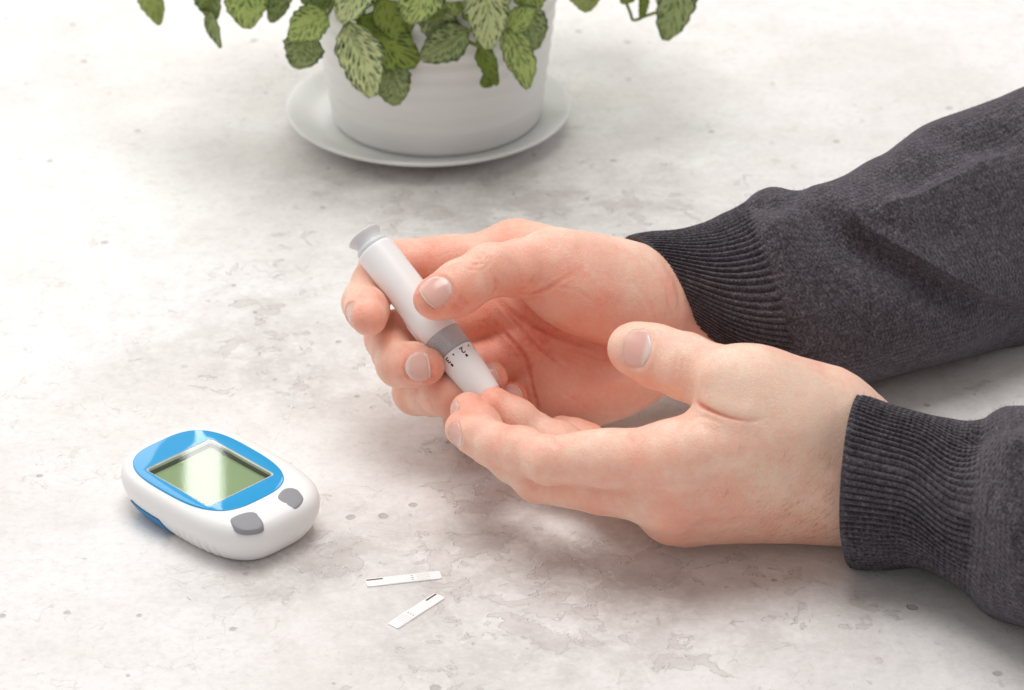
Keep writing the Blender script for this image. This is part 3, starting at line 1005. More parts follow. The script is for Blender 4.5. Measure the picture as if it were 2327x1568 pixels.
class Field:
    def __init__(self, lo, hi, h):
        self.h = h
        self.lo = np.asarray(lo, float)
        self.n = np.ceil((np.asarray(hi) - self.lo) / h).astype(int) + 1
        self.ax = [(self.lo[k] + h * np.arange(self.n[k])).astype(np.float32) for k in range(3)]

    def new(self):
        return np.full(self.n, BIG, np.float32)

    def box(self, pts, rad):
        pts = np.asarray(pts)
        a = np.clip(np.floor((pts.min(0) - rad - self.lo) / self.h).astype(int), 0, self.n - 1)
        b = np.clip(np.ceil((pts.max(0) + rad - self.lo) / self.h).astype(int) + 1, 1, self.n)
        sl = tuple(slice(a[k], b[k]) for k in range(3))
        g = [self.ax[k][sl[k]] for k in range(3)]
        return sl, g[0][:, None, None], g[1][None, :, None], g[2][None, None, :]

    def rcone(self, arr, a, b, r1, r2, k):
        a, b = np.asarray(a, float), np.asarray(b, float)
        sl, X, Y, Z = self.box([a, b], max(r1, r2) + k + 7)
        ba = b - a
        l2 = float(ba @ ba); rr = r1 - r2
        a2 = l2 - rr * rr; il2 = 1.0 / l2
        px, py, pz = X - a[0], Y - a[1], Z - a[2]
        y = px * ba[0] + py * ba[1] + pz * ba[2]
        z = y - l2
        p2 = px * px + py * py + pz * pz
        x2 = np.maximum(p2 * l2 - y * y, 0) * l2
        y2 = y * y * l2; z2 = z * z * l2
        kk = np.sign(rr) * rr * rr * x2
        d = (np.sqrt(np.maximum(x2 * a2 * il2, 0)) + y * rr) * il2 - r1
        c2 = np.sign(y) * a2 * y2 < kk
        d = np.where(c2, np.sqrt(x2 + y2) * il2 - r1, d)
        c1 = np.sign(z) * a2 * z2 > kk
        d = np.where(c1, np.sqrt(x2 + z2) * il2 - r2, d)
        arr[sl] = smin(arr[sl], d.astype(np.float32), k)

    def ell(self, arr, c, axes, radii, k, sub=False):
        c = np.asarray(c, float)
        sl, X, Y, Z = self.box([c], max(radii) + k + 7)
        px, py, pz = X - c[0], Y - c[1], Z - c[2]
        k0 = k1 = 0.0
        for e, r in zip(axes, radii):
            q = (px * e[0] + py * e[1] + pz * e[2]) / r
            k0 = k0 + q * q
            k1 = k1 + (q / r) ** 2
        k0 = np.sqrt(k0); k1 = np.sqrt(k1) + 1e-9
        d = (k0 * (k0 - 1.0) / k1).astype(np.float32)
        if sub: arr[sl] = -smin(-arr[sl], d, k)
        else: arr[sl] = smin(arr[sl], d, k)

    # sampling ---------------------------------------------------------------
    def at(self, arr, p):
        q = (np.asarray(p, float) - self.lo) / self.h
        q = np.clip(q, 0.001, self.n - 1.001)
        i = np.floor(q).astype(int); f = q - i
        x, y, z = i[..., 0], i[..., 1], i[..., 2]
        fx, fy, fz = f[..., 0], f[..., 1], f[..., 2]
        c = lambda a, b, d: arr[x + a, y + b, z + d]
        return ((c(0, 0, 0) * (1 - fx) + c(1, 0, 0) * fx) * (1 - fy) + (c(0, 1, 0) * (1 - fx) + c(1, 1, 0) * fx) * fy) * (1 - fz) \
            + ((c(0, 0, 1) * (1 - fx) + c(1, 0, 1) * fx) * (1 - fy) + (c(0, 1, 1) * (1 - fx) + c(1, 1, 1) * fx) * fy) * fz

    def grad(self, arr, p, e=None):
        e = e or self.h * 0.8
        g = np.stack([self.at(arr, p + np.eye(3)[k] * e) - self.at(arr, p - np.eye(3)[k] * e) for k in range(3)], -1)
        return g / (np.linalg.norm(g, axis=-1, keepdims=True) + 1e-9)

    def hit(self, arr, px, py):
        r = ray(px, py); r = r / np.linalg.norm(r)
        s = DIST - 330.0
        for _ in range(600):
            p = CAM + r * s
            inside = np.all(p > self.lo + 1) and np.all(p < self.lo + (self.n - 2) * self.h)
            d = float(self.at(arr, p)) if inside else 3.0
            if d < 0.02: return p
            s += max(0.15, min(d, 5.0) * 0.7)
            if s > DIST + 200: break
        return None


def surface_net(fd, arr):
    s = arr < 0
    n = arr.shape
    c8 = [(0, 0, 0), (1, 0, 0), (0, 1, 0), (1, 1, 0), (0, 0, 1), (1, 0, 1), (0, 1, 1), (1, 1, 1)]
    acc = np.zeros([k - 1 for k in n], np.int8)
    for a, b, c in c8: acc += s[a:n[0] - 1 + a, b:n[1] - 1 + b, c:n[2] - 1 + c]
    act = (acc > 0) & (acc < 8)
    idx = np.argwhere(act)
    vals = np.stack([arr[idx[:, 0] + a, idx[:, 1] + b, idx[:, 2] + c] for a, b, c in c8], 1)
    pos = np.zeros((len(idx), 3)); cnt = np.zeros(len(idx))
    C = np.array(c8, float)
    for i in range(8):
        for j in range(i + 1, 8):
            if abs(C[i] - C[j]).sum() != 1: continue
            vi, vj = vals[:, i], vals[:, j]
            m = (vi < 0) != (vj < 0)
            t = np.where(m, vi / np.where(m, vi - vj, 1), 0)
            pos += np.where(m[:, None], C[i] + (C[j] - C[i]) * t[:, None], 0)
            cnt += m
    v = fd.lo + (idx + pos / cnt[:, None]) * fd.h
    vid = np.full(act.shape, -1, np.int64)
    vid[tuple(idx.T)] = np.arange(len(idx))
    quads = []
    for axis in range(3):
        sl0 = [slice(1, k - 1) for k in n]; sl1 = [slice(1, k - 1) for k in n]
        sl0[axis] = slice(0, n[axis] - 1); sl1[axis] = slice(1, n[axis])
        s0, s1 = s[tuple(sl0)], s[tuple(sl1)]
        for flip, m in ((False, s0 & ~s1), (True, ~s0 & s1)):
            e = np.argwhere(m)
            if not len(e): continue
            off = np.ones(3, int); off[axis] = 0
            e = e + off
            u, w = (axis + 1) % 3, (axis + 2) % 3
            q = []
            for du, dw in ((-1, -1), (0, -1), (0, 0), (-1, 0)):
                p = e.copy(); p[:, u] += du; p[:, w] += dw
                q.append(vid[tuple(p.T)])
            q = np.stack(q, 1)
            if flip: q = q[:, ::-1]
            quads.append(q)
    q = np.concatenate(quads)
    q = q[(q >= 0).all(1)]
    return v, q


def seg_dist(p, poly):
    best = np.full(len(p), 1e9); par = np.zeros(len(p))
    m = len(poly) - 1
    for i in range(m):
        a, b = poly[i], poly[i + 1]
        ab = b - a
        t = np.clip(((p - a) @ ab) / max(1e-9, ab @ ab), 0, 1)
        d = np.linalg.norm(p - (a + t[:, None] * ab), axis=1)
        up = d < best
        best = np.where(up, d, best); par = np.where(up, (i + t) / m, par)
    return best, par


person = empty('person', (330, -10, 0))
tag(person, 'person in a charcoal knit sweater, both hands on the table, one gripping a white pen', 'person')
PERSON_O = np.array([330.0, -10, 0])


def build_hand(spec):
    h = PREVIEW
    # bounding box from all primitives
    pts = []
    for p in spec['palm']:
        pts += [p[0] - p[2], p[0] + p[2], p[1] - p[3], p[1] + p[3]]
    for fg in spec['fingers']:
        for j, r in zip(fg['j'], fg['r']): pts += [j - r - 1, j + r + 1]
    pts = np.array(pts)
    fd = Field(pts.min(0) - 4, pts.max(0) + 4, h)
    palm = fd.new()
    for p in spec['palm']: fd.rcone(palm, p[0], p[1], p[2], p[3], p[4] if len(p) > 4 else 9)
    for e in spec.get('ell', []): fd.ell(palm, e[0], e[1], e[2], e[3])
    near = np.full(fd.n, 0.9, np.float32)
    fing = fd.new()
    for fg in spec['fingers']:
        j, r = fg['j'], fg['r']
        a = fd.new()
        n = len(j)
        kf = fg.get('k', 2.2)
        for i in range(n - 1):
            m = (j[i] + j[i + 1]) / 2
            rm = (r[i] + r[i + 1]) / 2 - (fg.get('waist', 0.45) if i < n - 2 else -0.25)
            fd.rcone(a, j[i], m, r[i], rm, kf); fd.rcone(a, m, j[i + 1], rm, r[i + 1], kf)
        # fleshy pads on the bending side of each phalanx
        for i in range(1, n - 1):
            pd = (j[i - 1] + j[i + 1]) / 2 - j[i]
            if 'flex' in fg: pd = np.asarray(fg['flex'])
            if np.linalg.norm(pd) < 0.5: continue
            pd = unit(pd)
            for (p0, p1, q) in ((j[i - 1], j[i], .55), (j[i], j[i + 1], .5)):
                ax = unit(p1 - p0)
                d_ = unit(pd - ax * (pd @ ax))
                L = np.linalg.norm(p1 - p0)
                c = p0 + (p1 - p0) * q + d_ * fg.get('pad', 1.3)
                rr = (r[i - 1] + r[i]) / 2 if q == .55 else (r[i] + r[i + 1]) / 2
                s2 = np.cross(ax, d_)
                fd.ell(a, c, (ax, d_, s2), (L * .46, rr * .93, rr * .98), 2.2)
        for e in fg.get('ell', []): fd.ell(a, *e)
        fing = np.minimum(np.where(np.abs(fing - a) < 1.0, smin(fing, a, 1.0), fing), a)
        # wide blend with the palm near the knuckle only
        R = fg.get('root', 26.0)
        sl, X, Y, Z = fd.box([j[0]], R)
        d = np.sqrt((X - j[0][0]) ** 2 + (Y - j[0][1]) ** 2 + (Z - j[0][2]) ** 2)
        t = np.clip((R - d) / (R - 10.0), 0, 1)
        near[sl] = np.maximum(near[sl], (0.9 + fg.get('web', 6.5) * t * t * (3 - 2 * t)).astype(np.float32))
    body = smin(palm, fing, near)
    for e in spec.get('cut', []): fd.ell(body, e[0], e[1], e[2], e[3], sub=True)

    # nails are framed on the undisplaced surface -----------------------------
    nails = []
    for (c_px, d_px, s_px, wid, ln, rw) in spec['nails']:
        # centre, point towards the free edge, point towards one side
        c, qa, qs = fd.hit(body, *c_px), fd.hit(body, *d_px), fd.hit(body, *s_px)
        if c is None: continue
        nrm = fd.grad(body, c[None], 2.0)[0]
        if qa is None: qa = c + P(d_px[0], d_px[1], 0) - P(c_px[0], c_px[1], 0)
        if qs is None: qs = c + P(s_px[0], s_px[1], 0) - P(c_px[0], c_px[1], 0)
        ax = unit(qa - c); sd = qs - c; sd = unit(sd - ax * (ax @ sd))
        n2 = np.cross(ax, sd)
        if n2 @ nrm < 0: n2 = -n2
        nrm = unit(n2 * .6 + nrm * .4)
        ax = unit(ax - nrm * (ax @ nrm))
        nails.append(dict(c=c, n=nrm, a=ax, s=np.cross(nrm, ax), w=wid / 2, l=ln / 2, rw=rw))

    v, q = surface_net(fd, body)
    for _ in range(2):
        g = fd.grad(body, v, h * 0.6)
        v = v - g * fd.at(body, v)[:, None] * 0.8
    nrm = fd.grad(body, v, h * 1.2)

    disp = 0.16 * (vnoise(v, 1 / 9.0, 3) - .5) * 2 + 0.10 * (vnoise(v, 1 / 4.0, 4) - .5) * 2
    blush = np.full(len(v), spec.get('blush0', 0.16))
    blush += 0.17 * (vnoise(v, 1 / 15.0, 5) - .5) * 2 + 0.11 * (vnoise(v, 1 / 6.0, 8) - .5) * 2
    pn = np.asarray(spec['palm_normal'])
    blush += spec.get('palm_blush', .14) * np.clip(nrm @ pn * 1.4, 0, 1)
    for fg in spec['fingers']:
        d = np.linalg.norm(v - fg['j'][-1], axis=1)
        blush += fg.get('tipblush', 0.22) * np.exp(-(d / 11.0) ** 2)
        for jj in fg['j'][1:-1]:
            d = np.linalg.norm(v - jj, axis=1)
            blush += 0.06 * np.exp(-(d / 8.0) ** 2)
    for px, py, rad, am in spec.get('spots', []):
        c = fd.hit(body, px, py)
        if c is None: continue
        d = np.linalg.norm(v - c, axis=1)
        blush += am * np.exp(-(d / rad) ** 2)
    for poly, depth, width, red in spec.get('lines', []):
        pl = [fd.hit(body, *p) for p in poly]
        pl = [p for p in pl if p is not None]
        if len(pl) < 2: continue
        pl = catmull(pl, max(6, 5 * len(pl))) if len(pl) > 2 else np.array(pl)
        lo, hi = pl.min(0) - width * 5, pl.max(0) + width * 5
        sel = np.where(((v > lo) & (v < hi)).all(1))[0]
        if not len(sel): continue
        d, par = seg_dist(v[sel], pl)
        fade = np.minimum(1, np.minimum(par, 1 - par) * 5 + 0.12) if depth < 1.5 else np.minimum(1, par * 7 + .25) * (1 - par) ** .7
        prof = np.exp(-(d / width) ** 2) - 0.32 * np.exp(-((d - 2.1 * width) / width) ** 2) * (1 if 0 < depth < 1.5 else 0)
        disp[sel] -= depth * fade * prof
        blush[sel] += red * fade * np.exp(-(d / (width * 1.5)) ** 2)
    for nl in nails:
        r = v - nl['c']
        lu, lv, lw = r @ nl['s'] / nl['w'], r @ nl['a'] / nl['l'], r @ nl['n']
        e = (np.abs(lu) ** 2.5 + np.abs(lv) ** 2.5) ** (1 / 2.5)
        ok = (np.abs(lw) < 7) & (nrm @ nl['n'] > 0.0)
        inside = ok & (e < 1.0)
        disp[inside] -= 0.30 * np.clip((1.0 - e[inside]) / 0.12, 0, 1)
        fold = ok & (lv < 0.75)
        disp[fold] += 0.34 * np.exp(-((e[fold] - 1.16) / 0.13) ** 2) * np.clip((0.75 - lv[fold]) / .5, 0, 1)
        blush[ok] += 0.10 * np.exp(-((e[ok] - 1.04) / 0.06) ** 2)
    v2 = v + nrm * disp[:, None]
    v2[:, 2] = np.maximum(v2[:, 2], 0.12)

    o = mesh_obj('hand', v2 - PERSON_O, q, M['skin'], person)
    tag(o, spec['label'])
    for nm, arr in (('blush', np.clip(blush, 0, 1)), ('hairy', np.zeros(len(v)))):
        at = o.data.attributes.new(nm, 'FLOAT', 'POINT')
        at.data.foreach_set('value', arr.astype(np.float32))

    # nail plates: a quadric fitted to the finger under them, lifted a little
    for nl in nails:
        nu, nv_ = 15, 17
        U, V = np.meshgrid(np.linspace(-1, 1, nu), np.linspace(-1, 1, nv_))
        u, w_ = U.ravel(), V.ravel()
        # rounded plate: flat free edge, round base
        x = u * nl['w'] * np.sqrt(1 - np.where(w_ < 0, 0.62 * w_ ** 2, 0.30 * w_ ** 4))
        y = w_ * nl['l'] * (1 - u ** 2 * np.where(w_ < 0, 0.34, 0.22))
        p = nl['c'] + x[:, None] * nl['s'] + y[:, None] * nl['a'] + 1.5 * nl['n']
        for _ in range(14):
            p = p - nl['n'] * np.clip(fd.at(body, p), -1, 1)[:, None] * 0.8
        z = np.clip((p - nl['c']) @ nl['n'], -4, 2)
        A = np.stack([np.ones_like(x), x, y, x * x, y * y, x * y], 1)
        wgt = np.exp(-((np.abs(u) - 0) ** 4) - 0.5 * np.maximum(0, w_) ** 4)
        co, *_ = np.linalg.lstsq(A * wgt[:, None], z * wgt, rcond=None)
        co[4] = np.clip(co[4], -0.05, 0.004)
        zz = A @ co
        if nl['rw']: zz = co[0] + co[1] * x + co[2] * y + co[4] * y * y - x * x / (2 * nl['rw'])
        edge = np.maximum(np.abs(u), np.where(w_ < 0, np.abs(w_), 0))
        lift = 0.10 - 0.30 * np.clip((edge - 0.86) / 0.14, 0, 1) - 0.10 * np.clip((w_ - .7) / .3, 0, 1)
        top = nl['c'] + x[:, None] * nl['s'] + y[:, None] * nl['a'] + (zz + lift)[:, None] * nl['n']
        bot = top - 0.28 * nl['n']
        f = grid_faces(nu, nv_)
        nt = len(top)
        fb = [tuple(nt + k for k in reversed(fc)) for fc in f]
        rim = [k for k in range(nu)] + [j * nu + nu - 1 for j in range(1, nv_)] + [(nv_ - 1) * nu + i for i in range(nu - 2, -1, -1)] + [j * nu for j in range(nv_ - 2, 0, -1)]
        fs = [(rim[k], nt + rim[k], nt + rim[(k + 1) % len(rim)], rim[(k + 1) % len(rim)]) for k in range(len(rim))]
        uvs = np.stack([(np.concatenate([u, u]) + 1) / 2, (np.concatenate([w_, w_]) + 1) / 2], 1)
        no = mesh_obj('fingernail', np.concatenate([top, bot]) - PERSON_O, f + fb + fs, M['nail'], o, uv=uvs)
        recalc(no)
    return o, fd, body, v2, nrm


def axes3(a, b):
    """orthonormal frame: first along a, second near b"""
    a = unit(a); b = unit(np.asarray(b, float) - a * np.dot(a, b))
    return a, b, np.cross(a, b)
# ---- far hand (the person's right): palm to the camera, holding the pen
RH = {}
W0 = P(1525, 722, -52)
RADIAL = UPV                                                  # thumb side is up in the photo
toC = -FWD                                                    # palm faces the camera
wr, wu = P(1510, 690, -56), P(1525, 752, -56)
fa_r, fa_u = P(1690, 700, -50), P(1700, 730, -50)
MC = {'i': P(1165, 588, -66), 'm': P(1165, 690, -64), 'r': P(1205, 790, -64), 'l': P(1262, 880, -62)}
RH['palm'] = [
    (fa_r, wr, 15, 17.5, 10), (fa_u, wu, 15, 18, 10), (P(1700, 715, -50), W0, 17, 19, 10),
    (P(1455, 668, -58), MC['i'], 17, 12.6, 10), (W0, MC['m'], 17, 12.6, 12), (W0, MC['r'], 16, 12, 12), (wu, MC['l'], 17, 11.4, 12),
    # first web
    (P(1290, 600, -76), P(1180, 565, -68), 12, 9.5, 10),
]
TH = [P(1440, 655, -76), P(1262, 602, -94), P(1112, 615, -108), P(988, 679, -117)]
RH['palm'] += [(TH[0], TH[1], 17, 12.5, 10)]
RH['ell'] = [
    (P(1385, 668, -86), axes3(P(1300, 640, -90) - P(1480, 690, -80), UPV), (33, 19, 16), 8),      # thenar
    (P(1290, 640, -95), axes3(P(1230, 600, -94) - P(1350, 680, -94), UPV), (22, 15, 13), 7),
    (P(1395, 870, -70), axes3(P(1300, 900, -70) - P(1500, 820, -70), UPV), (30, 14, 15), 8),      # hypothenar
    (P(1290, 880, -68), axes3(RGT, UPV), (18, 14, 13), 8),
]
RH['fingers'] = [
    dict(j=[MC['i'], P(874, 602, -74), P(828, 688, -86), P(838, 722, -103)], r=[11.5, 9.4, 8.3, 6.9], web=6.5),
    dict(j=[MC['m'], P(886, 766, -74), P(908, 828, -96), P(968, 832, -108)], r=[11.5, 9.6, 8.5, 7.0], web=6.5),
    dict(j=[MC['r'], P(948, 888, -76), P(1010, 898, -98), P(1114, 859, -94)], r=[11.2, 9.2, 8.0, 6.5], web=6.5),
    dict(j=[MC['l'], P(1058, 955, -73), P(1092, 952, -90), P(1163, 905, -86)], r=[10.5, 8.4, 7.2, 6.1], web=6.5),
    dict(j=[TH[1], TH[2], TH[3]], r=[11.8, 9.7, 7.9], web=5, root=22, pad=.6, k=3,
         ell=[(P(1040, 659, -112), axes3(TH[3] - TH[2], UPV), (14, 9.5, 8.7), 3)]),
]
RH['palm_normal'] = toC
RH['blush0'] = 0.22
RH['palm_blush'] = 0.20
RH['nails'] = [
    ((994, 659), (972, 677), (1018, 668), 11.8, 11.8, 0),
    ((793, 713), (802, 716), (796, 741), 8.4, 7.4, 0),
    ((945, 841), (966, 839), (955, 870), 10.6, 10.8, 0),
    ((1106, 852), (1122, 846), (1112, 874), 9.5, 8.5, 0),
    ((1163, 895), (1178, 889), (1170, 914), 8.5, 8.0, 0),
]
RH['spots'] = [(1130, 740, 16, .16), (1090, 800, 14, .16), (1200, 850, 15, .10), (1240, 745, 12, .14), (1300, 760, 14, .12), (1170, 665, 10, .25), (960, 610, 9, .2), (1180, 920, 14, .12),
               (1060, 700, 10, .16), (1380, 770, 16, .16), (1300, 830, 20, .05), (1440, 600, 26, -.12), (1280, 540, 20, -.12), (1100, 590, 12, -.08)]
RH['lines'] = [
    # palm creases
    ([(1130, 682), (1179, 720), (1250, 756), (1316, 779), (1384, 788)], .7, .9, .17),
    ([(1120, 731), (1159, 770), (1192, 809), (1205, 858), (1218, 907), (1234, 952), (1246, 972)], .75, .7, .22),
    ([(1133, 690), (1163, 724), (1205, 770), (1250, 809), (1293, 842)], .5, .6, .15),
    ([(1070, 712), (1100, 731), (1130, 763)], .4, .6, .12),
    ([(1215, 760), (1290, 815), (1380, 862)], .22, .55, .08), ([(1250, 790), (1330, 850), (1400, 890)], .2, .5, .08), ([(1225, 850), (1300, 905), (1350, 940)], .2, .5, .06),
    ([(1240, 880), (1290, 920)], .2, .5, .06), ([(1330, 800), (1420, 850)], .18, .5, .05), ([(1180, 830), (1150, 870)], .15, .5, .05), ([(1290, 780), (1350, 812), (1430, 830)], .18, .5, .06),
    # thumb folds
    ([(1125, 630), (1129, 652), (1118, 671)], .5, .7, .16),
    ([(1178, 666), (1205, 669), (1244, 656), (1303, 620)], .6, .7, .18), ([(1180, 663), (1218, 627)], .4, .6, .12), ([(1250, 650), (1310, 660), (1350, 690)], .18, .6, .05),
    ([(1310, 560), (1325, 600), (1330, 640)], .15, .7, .03), ([(1280, 560), (1292, 600), (1295, 630)], .15, .7, .03), ([(1345, 600), (1370, 650), (1375, 700)], .15, .7, .03),
    # thumb knuckle wrinkles
    ([(1040, 585), (1075, 600), (1100, 598)], .28, .5, .04), ([(1050, 600), (1070, 580), (1082, 562)], .25, .45, .02), ([(1070, 612), (1092, 590), (1104, 572)], .25, .45, .02), ([(1034, 606), (1052, 590), (1064, 572)], .22, .45, .02), ([(1088, 622), (1108, 604), (1122, 584)], .22, .45, .02), ([(1048, 575), (1085, 588), (1110, 586)], .28, .5, .04), ([(1060, 566), (1096, 576), (1118, 570)], .26, .5, .04),
    ([(1032, 596), (1064, 612), (1090, 612)], .26, .5, .04),
    # wrist
    ([(1500, 590), (1535, 640), (1545, 710)], .5, 1.2, .05), ([(1470, 590), (1512, 650), (1520, 730)], .35, 1.1, .04), ([(1440, 640), (1478, 700), (1480, 740)], .2, .9, .03),
    # index and middle finger joints
    ([(822, 640), (850, 655), (872, 690)], .4, .8, .1), ([(905, 775), (925, 790), (960, 792)], .3, .8, .08),
    ([(880, 812), (884, 848)], .22, .5, .03), ([(890, 808), (895, 852)], .22, .5, .03),
    ([(935, 880), (945, 910), (960, 935)], .22, .6, .03), ([(948, 880), (957, 908), (972, 930)], .22, .6, .03), ([(980, 885), (978, 910), (990, 935)], .2, .6, .03),
]
RH['label'] = 'open far hand gripping the pen between thumb and curled fingers'
right_hand, RF, RBODY, RV, RN = build_hand(RH)
# ---- near hand (the person's left): back to the camera, fingers curling up to the pen's nose
LH = {}
TILT = math.radians(30)
L_N = np.array([0.0, math.cos(TILT), math.sin(TILT)])        # palm normal
L_R = np.array([0.0, -math.sin(TILT), math.cos(TILT)])       # towards the index side
LW = P(1925, 1070, -144)
lwr, lwu = LW + L_R * 10.5, LW - L_R * 11
f0 = P(2090, 1122, -150)
MCL = {'i': P(1530, 1040, -178), 'm': P(1520, 1122, -166), 'r': P(1530, 1150, -150), 'l': P(1556, 1160, -139)}
LT = [P(1862, 955, -155), P(1716, 897, -170), P(1556, 832, -160), P(1440, 794, -151)]
LH['palm'] = [
    (f0 + L_R * 4, lwr, 13, 17.5, 12), (f0 - L_R * 5, lwu, 14, 17.5, 12), (f0, LW, 16, 19, 12),
    (lwr, MCL['i'], 18, 12.0, 12), (LW, MCL['m'], 17, 12.4, 12), (lwu, MCL['r'], 17, 12, 12), (lwu, MCL['l'], 15, 10.5, 12),
    (LT[0], LT[1], 17, 13.5, 12), (lwr, LT[0], 17, 17, 12),
    (P(1720, 925, -172), P(1585, 1000, -172), 10, 7.5, 9),
    (P(1780, 965, -172), P(1630, 1012, -175), 14, 10, 10),
]
LH['ell'] = [(P(1740, 900, -166), axes3(LT[0] - LT[1], L_N), (30, 17, 15), 8)]
LH['fingers'] = [
    dict(j=[MCL['i'], P(1246, 1046, -163), P(1130, 1012, -146), P(1052, 974, -134)], r=[11.6, 8.5, 7.8, 6.6], web=6.5, waist=.2, pad=1.4),
    dict(j=[MCL['m'], P(1222, 1086, -146), P(1112, 1006, -129), P(1064, 932, -119)], r=[11.8, 8.6, 7.9, 6.6], web=6.5, waist=.2, pad=1.3),
    dict(j=[MCL['r'], P(1330, 1040, -116), P(1218, 990, -110), P(1124, 920, -112)], r=[11.4, 8.5, 7.9, 6.6], web=6.5, waist=.2, pad=1.7),
    dict(j=[MCL['l'], P(1400, 1070, -104), P(1335, 1008, -97), P(1276, 980, -92)], r=[10.6, 8.4, 7.4, 6.0], web=6.5),
    dict(j=[LT[1], LT[2], LT[3]], r=[12.8, 11.4, 9.0], web=6, root=24, pad=.8, k=3,
         ell=[(P(1478, 800, -154), axes3(LT[3] - LT[2], UPV), (15, 9.8, 9.4), 3)]),
]
LH['palm_normal'] = L_N
LH['blush0'] = 0.20
LH['palm_blush'] = 0.10
LH['nails'] = [
    ((1444, 794), (1414, 790), (1448, 832), 14.0, 12.5, 0),
    ((1036, 990), (1024, 968), (1047, 982), 8.0, 9.5, 0),
    ((1030, 928), (1027, 918), (1040, 922), 6.0, 6.0, 0),
]
LH['spots'] = [(1480, 1110, 14, .18), (1560, 1180, 18, .22), (1300, 1110, 12, .12), (1230, 1080, 10, .14), (1640, 945, 7, .12), (1200, 1120, 9, .16), (1500, 1225, 12, .16),
               (1700, 1180, 30, .10), (1130, 1030, 9, .14), (1560, 960, 9, -.05), (1760, 860, 26, -.14), (1800, 1000, 30, -.10), (1500, 1020, 26, -.08)]
LH['lines'] = [
    ([(1582, 914), (1604, 926), (1632, 939), (1662, 949), (1698, 955), (1735, 955)], 1.9, .72, .75), ([(1590, 902), (1630, 918), (1680, 934), (1720, 938)], -.9, 3.4, -.03), ([(1600, 944), (1650, 962), (1700, 970)], -.4, 3.0, .02),
    ([(1560, 945), (1600, 950), (1650, 965)], .25, .8, .06), ([(1575, 935), (1620, 955)], .25, .7, .06),
    # finger joints, palm side edge
    ([(1153, 968), (1149, 982), (1143, 996)], .4, .7, .07), ([(1260, 988), (1259, 1002), (1264, 1018)], .45, .8, .07), ([(1420, 985), (1440, 1010)], .3, .9, .06),
    ([(1236, 958), (1250, 972)], .4, .7, .08),
    # knuckle wrinkles
    ([(1212, 1085), (1208, 1104), (1214, 1118)], .3, .55, .10), ([(1222, 1080), (1220, 1108), (1226, 1124)], .3, .55, .10), ([(1240, 1086), (1238, 1112), (1242, 1126)], .25, .55, .07), ([(1256, 1090), (1254, 1116)], .2, .55, .05),
    ([(1160, 1118), (1172, 1134)], .25, .5, .12), ([(1205, 1122), (1214, 1148)], .25, .5, .12), ([(1222, 1128), (1230, 1150)], .25, .5, .14),
    ([(1120, 1010), (1122, 1042)], .2, .5, .05), ([(1128, 1010), (1132, 1046)], .2, .5, .05),
    # thumb joint
    ([(1540, 800), (1536, 830), (1538, 860)], .25, .7, .06), ([(1554, 806), (1548, 836), (1550, 866)], .2, .6, .04), ([(1570, 800), (1566, 830)], .15, .6, .03),
    # tendons and veins (raised)
    ([(1470, 1098), (1580, 1090), (1700, 1092), (1800, 1080)], -.45, 3.6, .02), ([(1500, 1150), (1600, 1140), (1720, 1128), (1840, 1120)], -.4, 3.6, .02),
    ([(1540, 1185), (1660, 1170), (1800, 1165)], -.3, 3.2, .02),
    ([(1490, 1070), (1600, 1060), (1700, 1055)],   .3, 3.6, .04), ([(1500, 1122), (1620, 1116), (1740, 1108)], .34, 3.2, .05), ([(1520, 1200), (1640, 1190), (1760, 1180), (1860, 1178)], .3, 2.8, .05),
]
LH['label'] = 'near hand lying on its side, back towards the viewer, fingertips at the pen nose'
left_hand, LF, LBODY, LV_, LN_ = build_hand(LH)

# fine hairs on the back of the near hand and wrist
hv, hf = [], []
r = np.random.default_rng(3)
pix = []
while len(pix) < 200:
    x, y = r.uniform(1560, 1925), r.uniform(1000, 1228)
    pr = np.clip((x - 1560) / 360, 0, 1) ** 1.5 * np.clip((y - 990) / 200, 0.03, 1) ** 1.3 + (0.15 if y > 1185 else 0)
    if r.uniform() < pr: pix.append((x, y))
for x, y in pix:
    p = LF.hit(LBODY, x, y)
    if p is None: continue
    n = LF.grad(LBODY, p[None], 1.2)[0]
    if n @ toC < 0.05: continue
    d = P(x - 6 + r.uniform(-8, 6), y + 16 + r.uniform(-5, 5), 0) - P(x, y, 0)
    d = unit(d - n * (d @ n))
    L = r.uniform(2.6, 5.2)
    pts = [p - n * .2 + d * L * s + n * (0.25 + 0.9 * s * (1 - s * .7)) for s in (0, .35, .7, 1)]
    a, b = tube(pts, [0.026, 0.024, 0.019, 0.009], 3, False)
    hf += [tuple(len(hv) + k for k in fc) for fc in b]; hv += list(a)
ho = mesh_obj('hand_hair', np.array(hv) - PERSON_O, hf, M['hair'], left_hand)
tag(ho, kind='stuff')
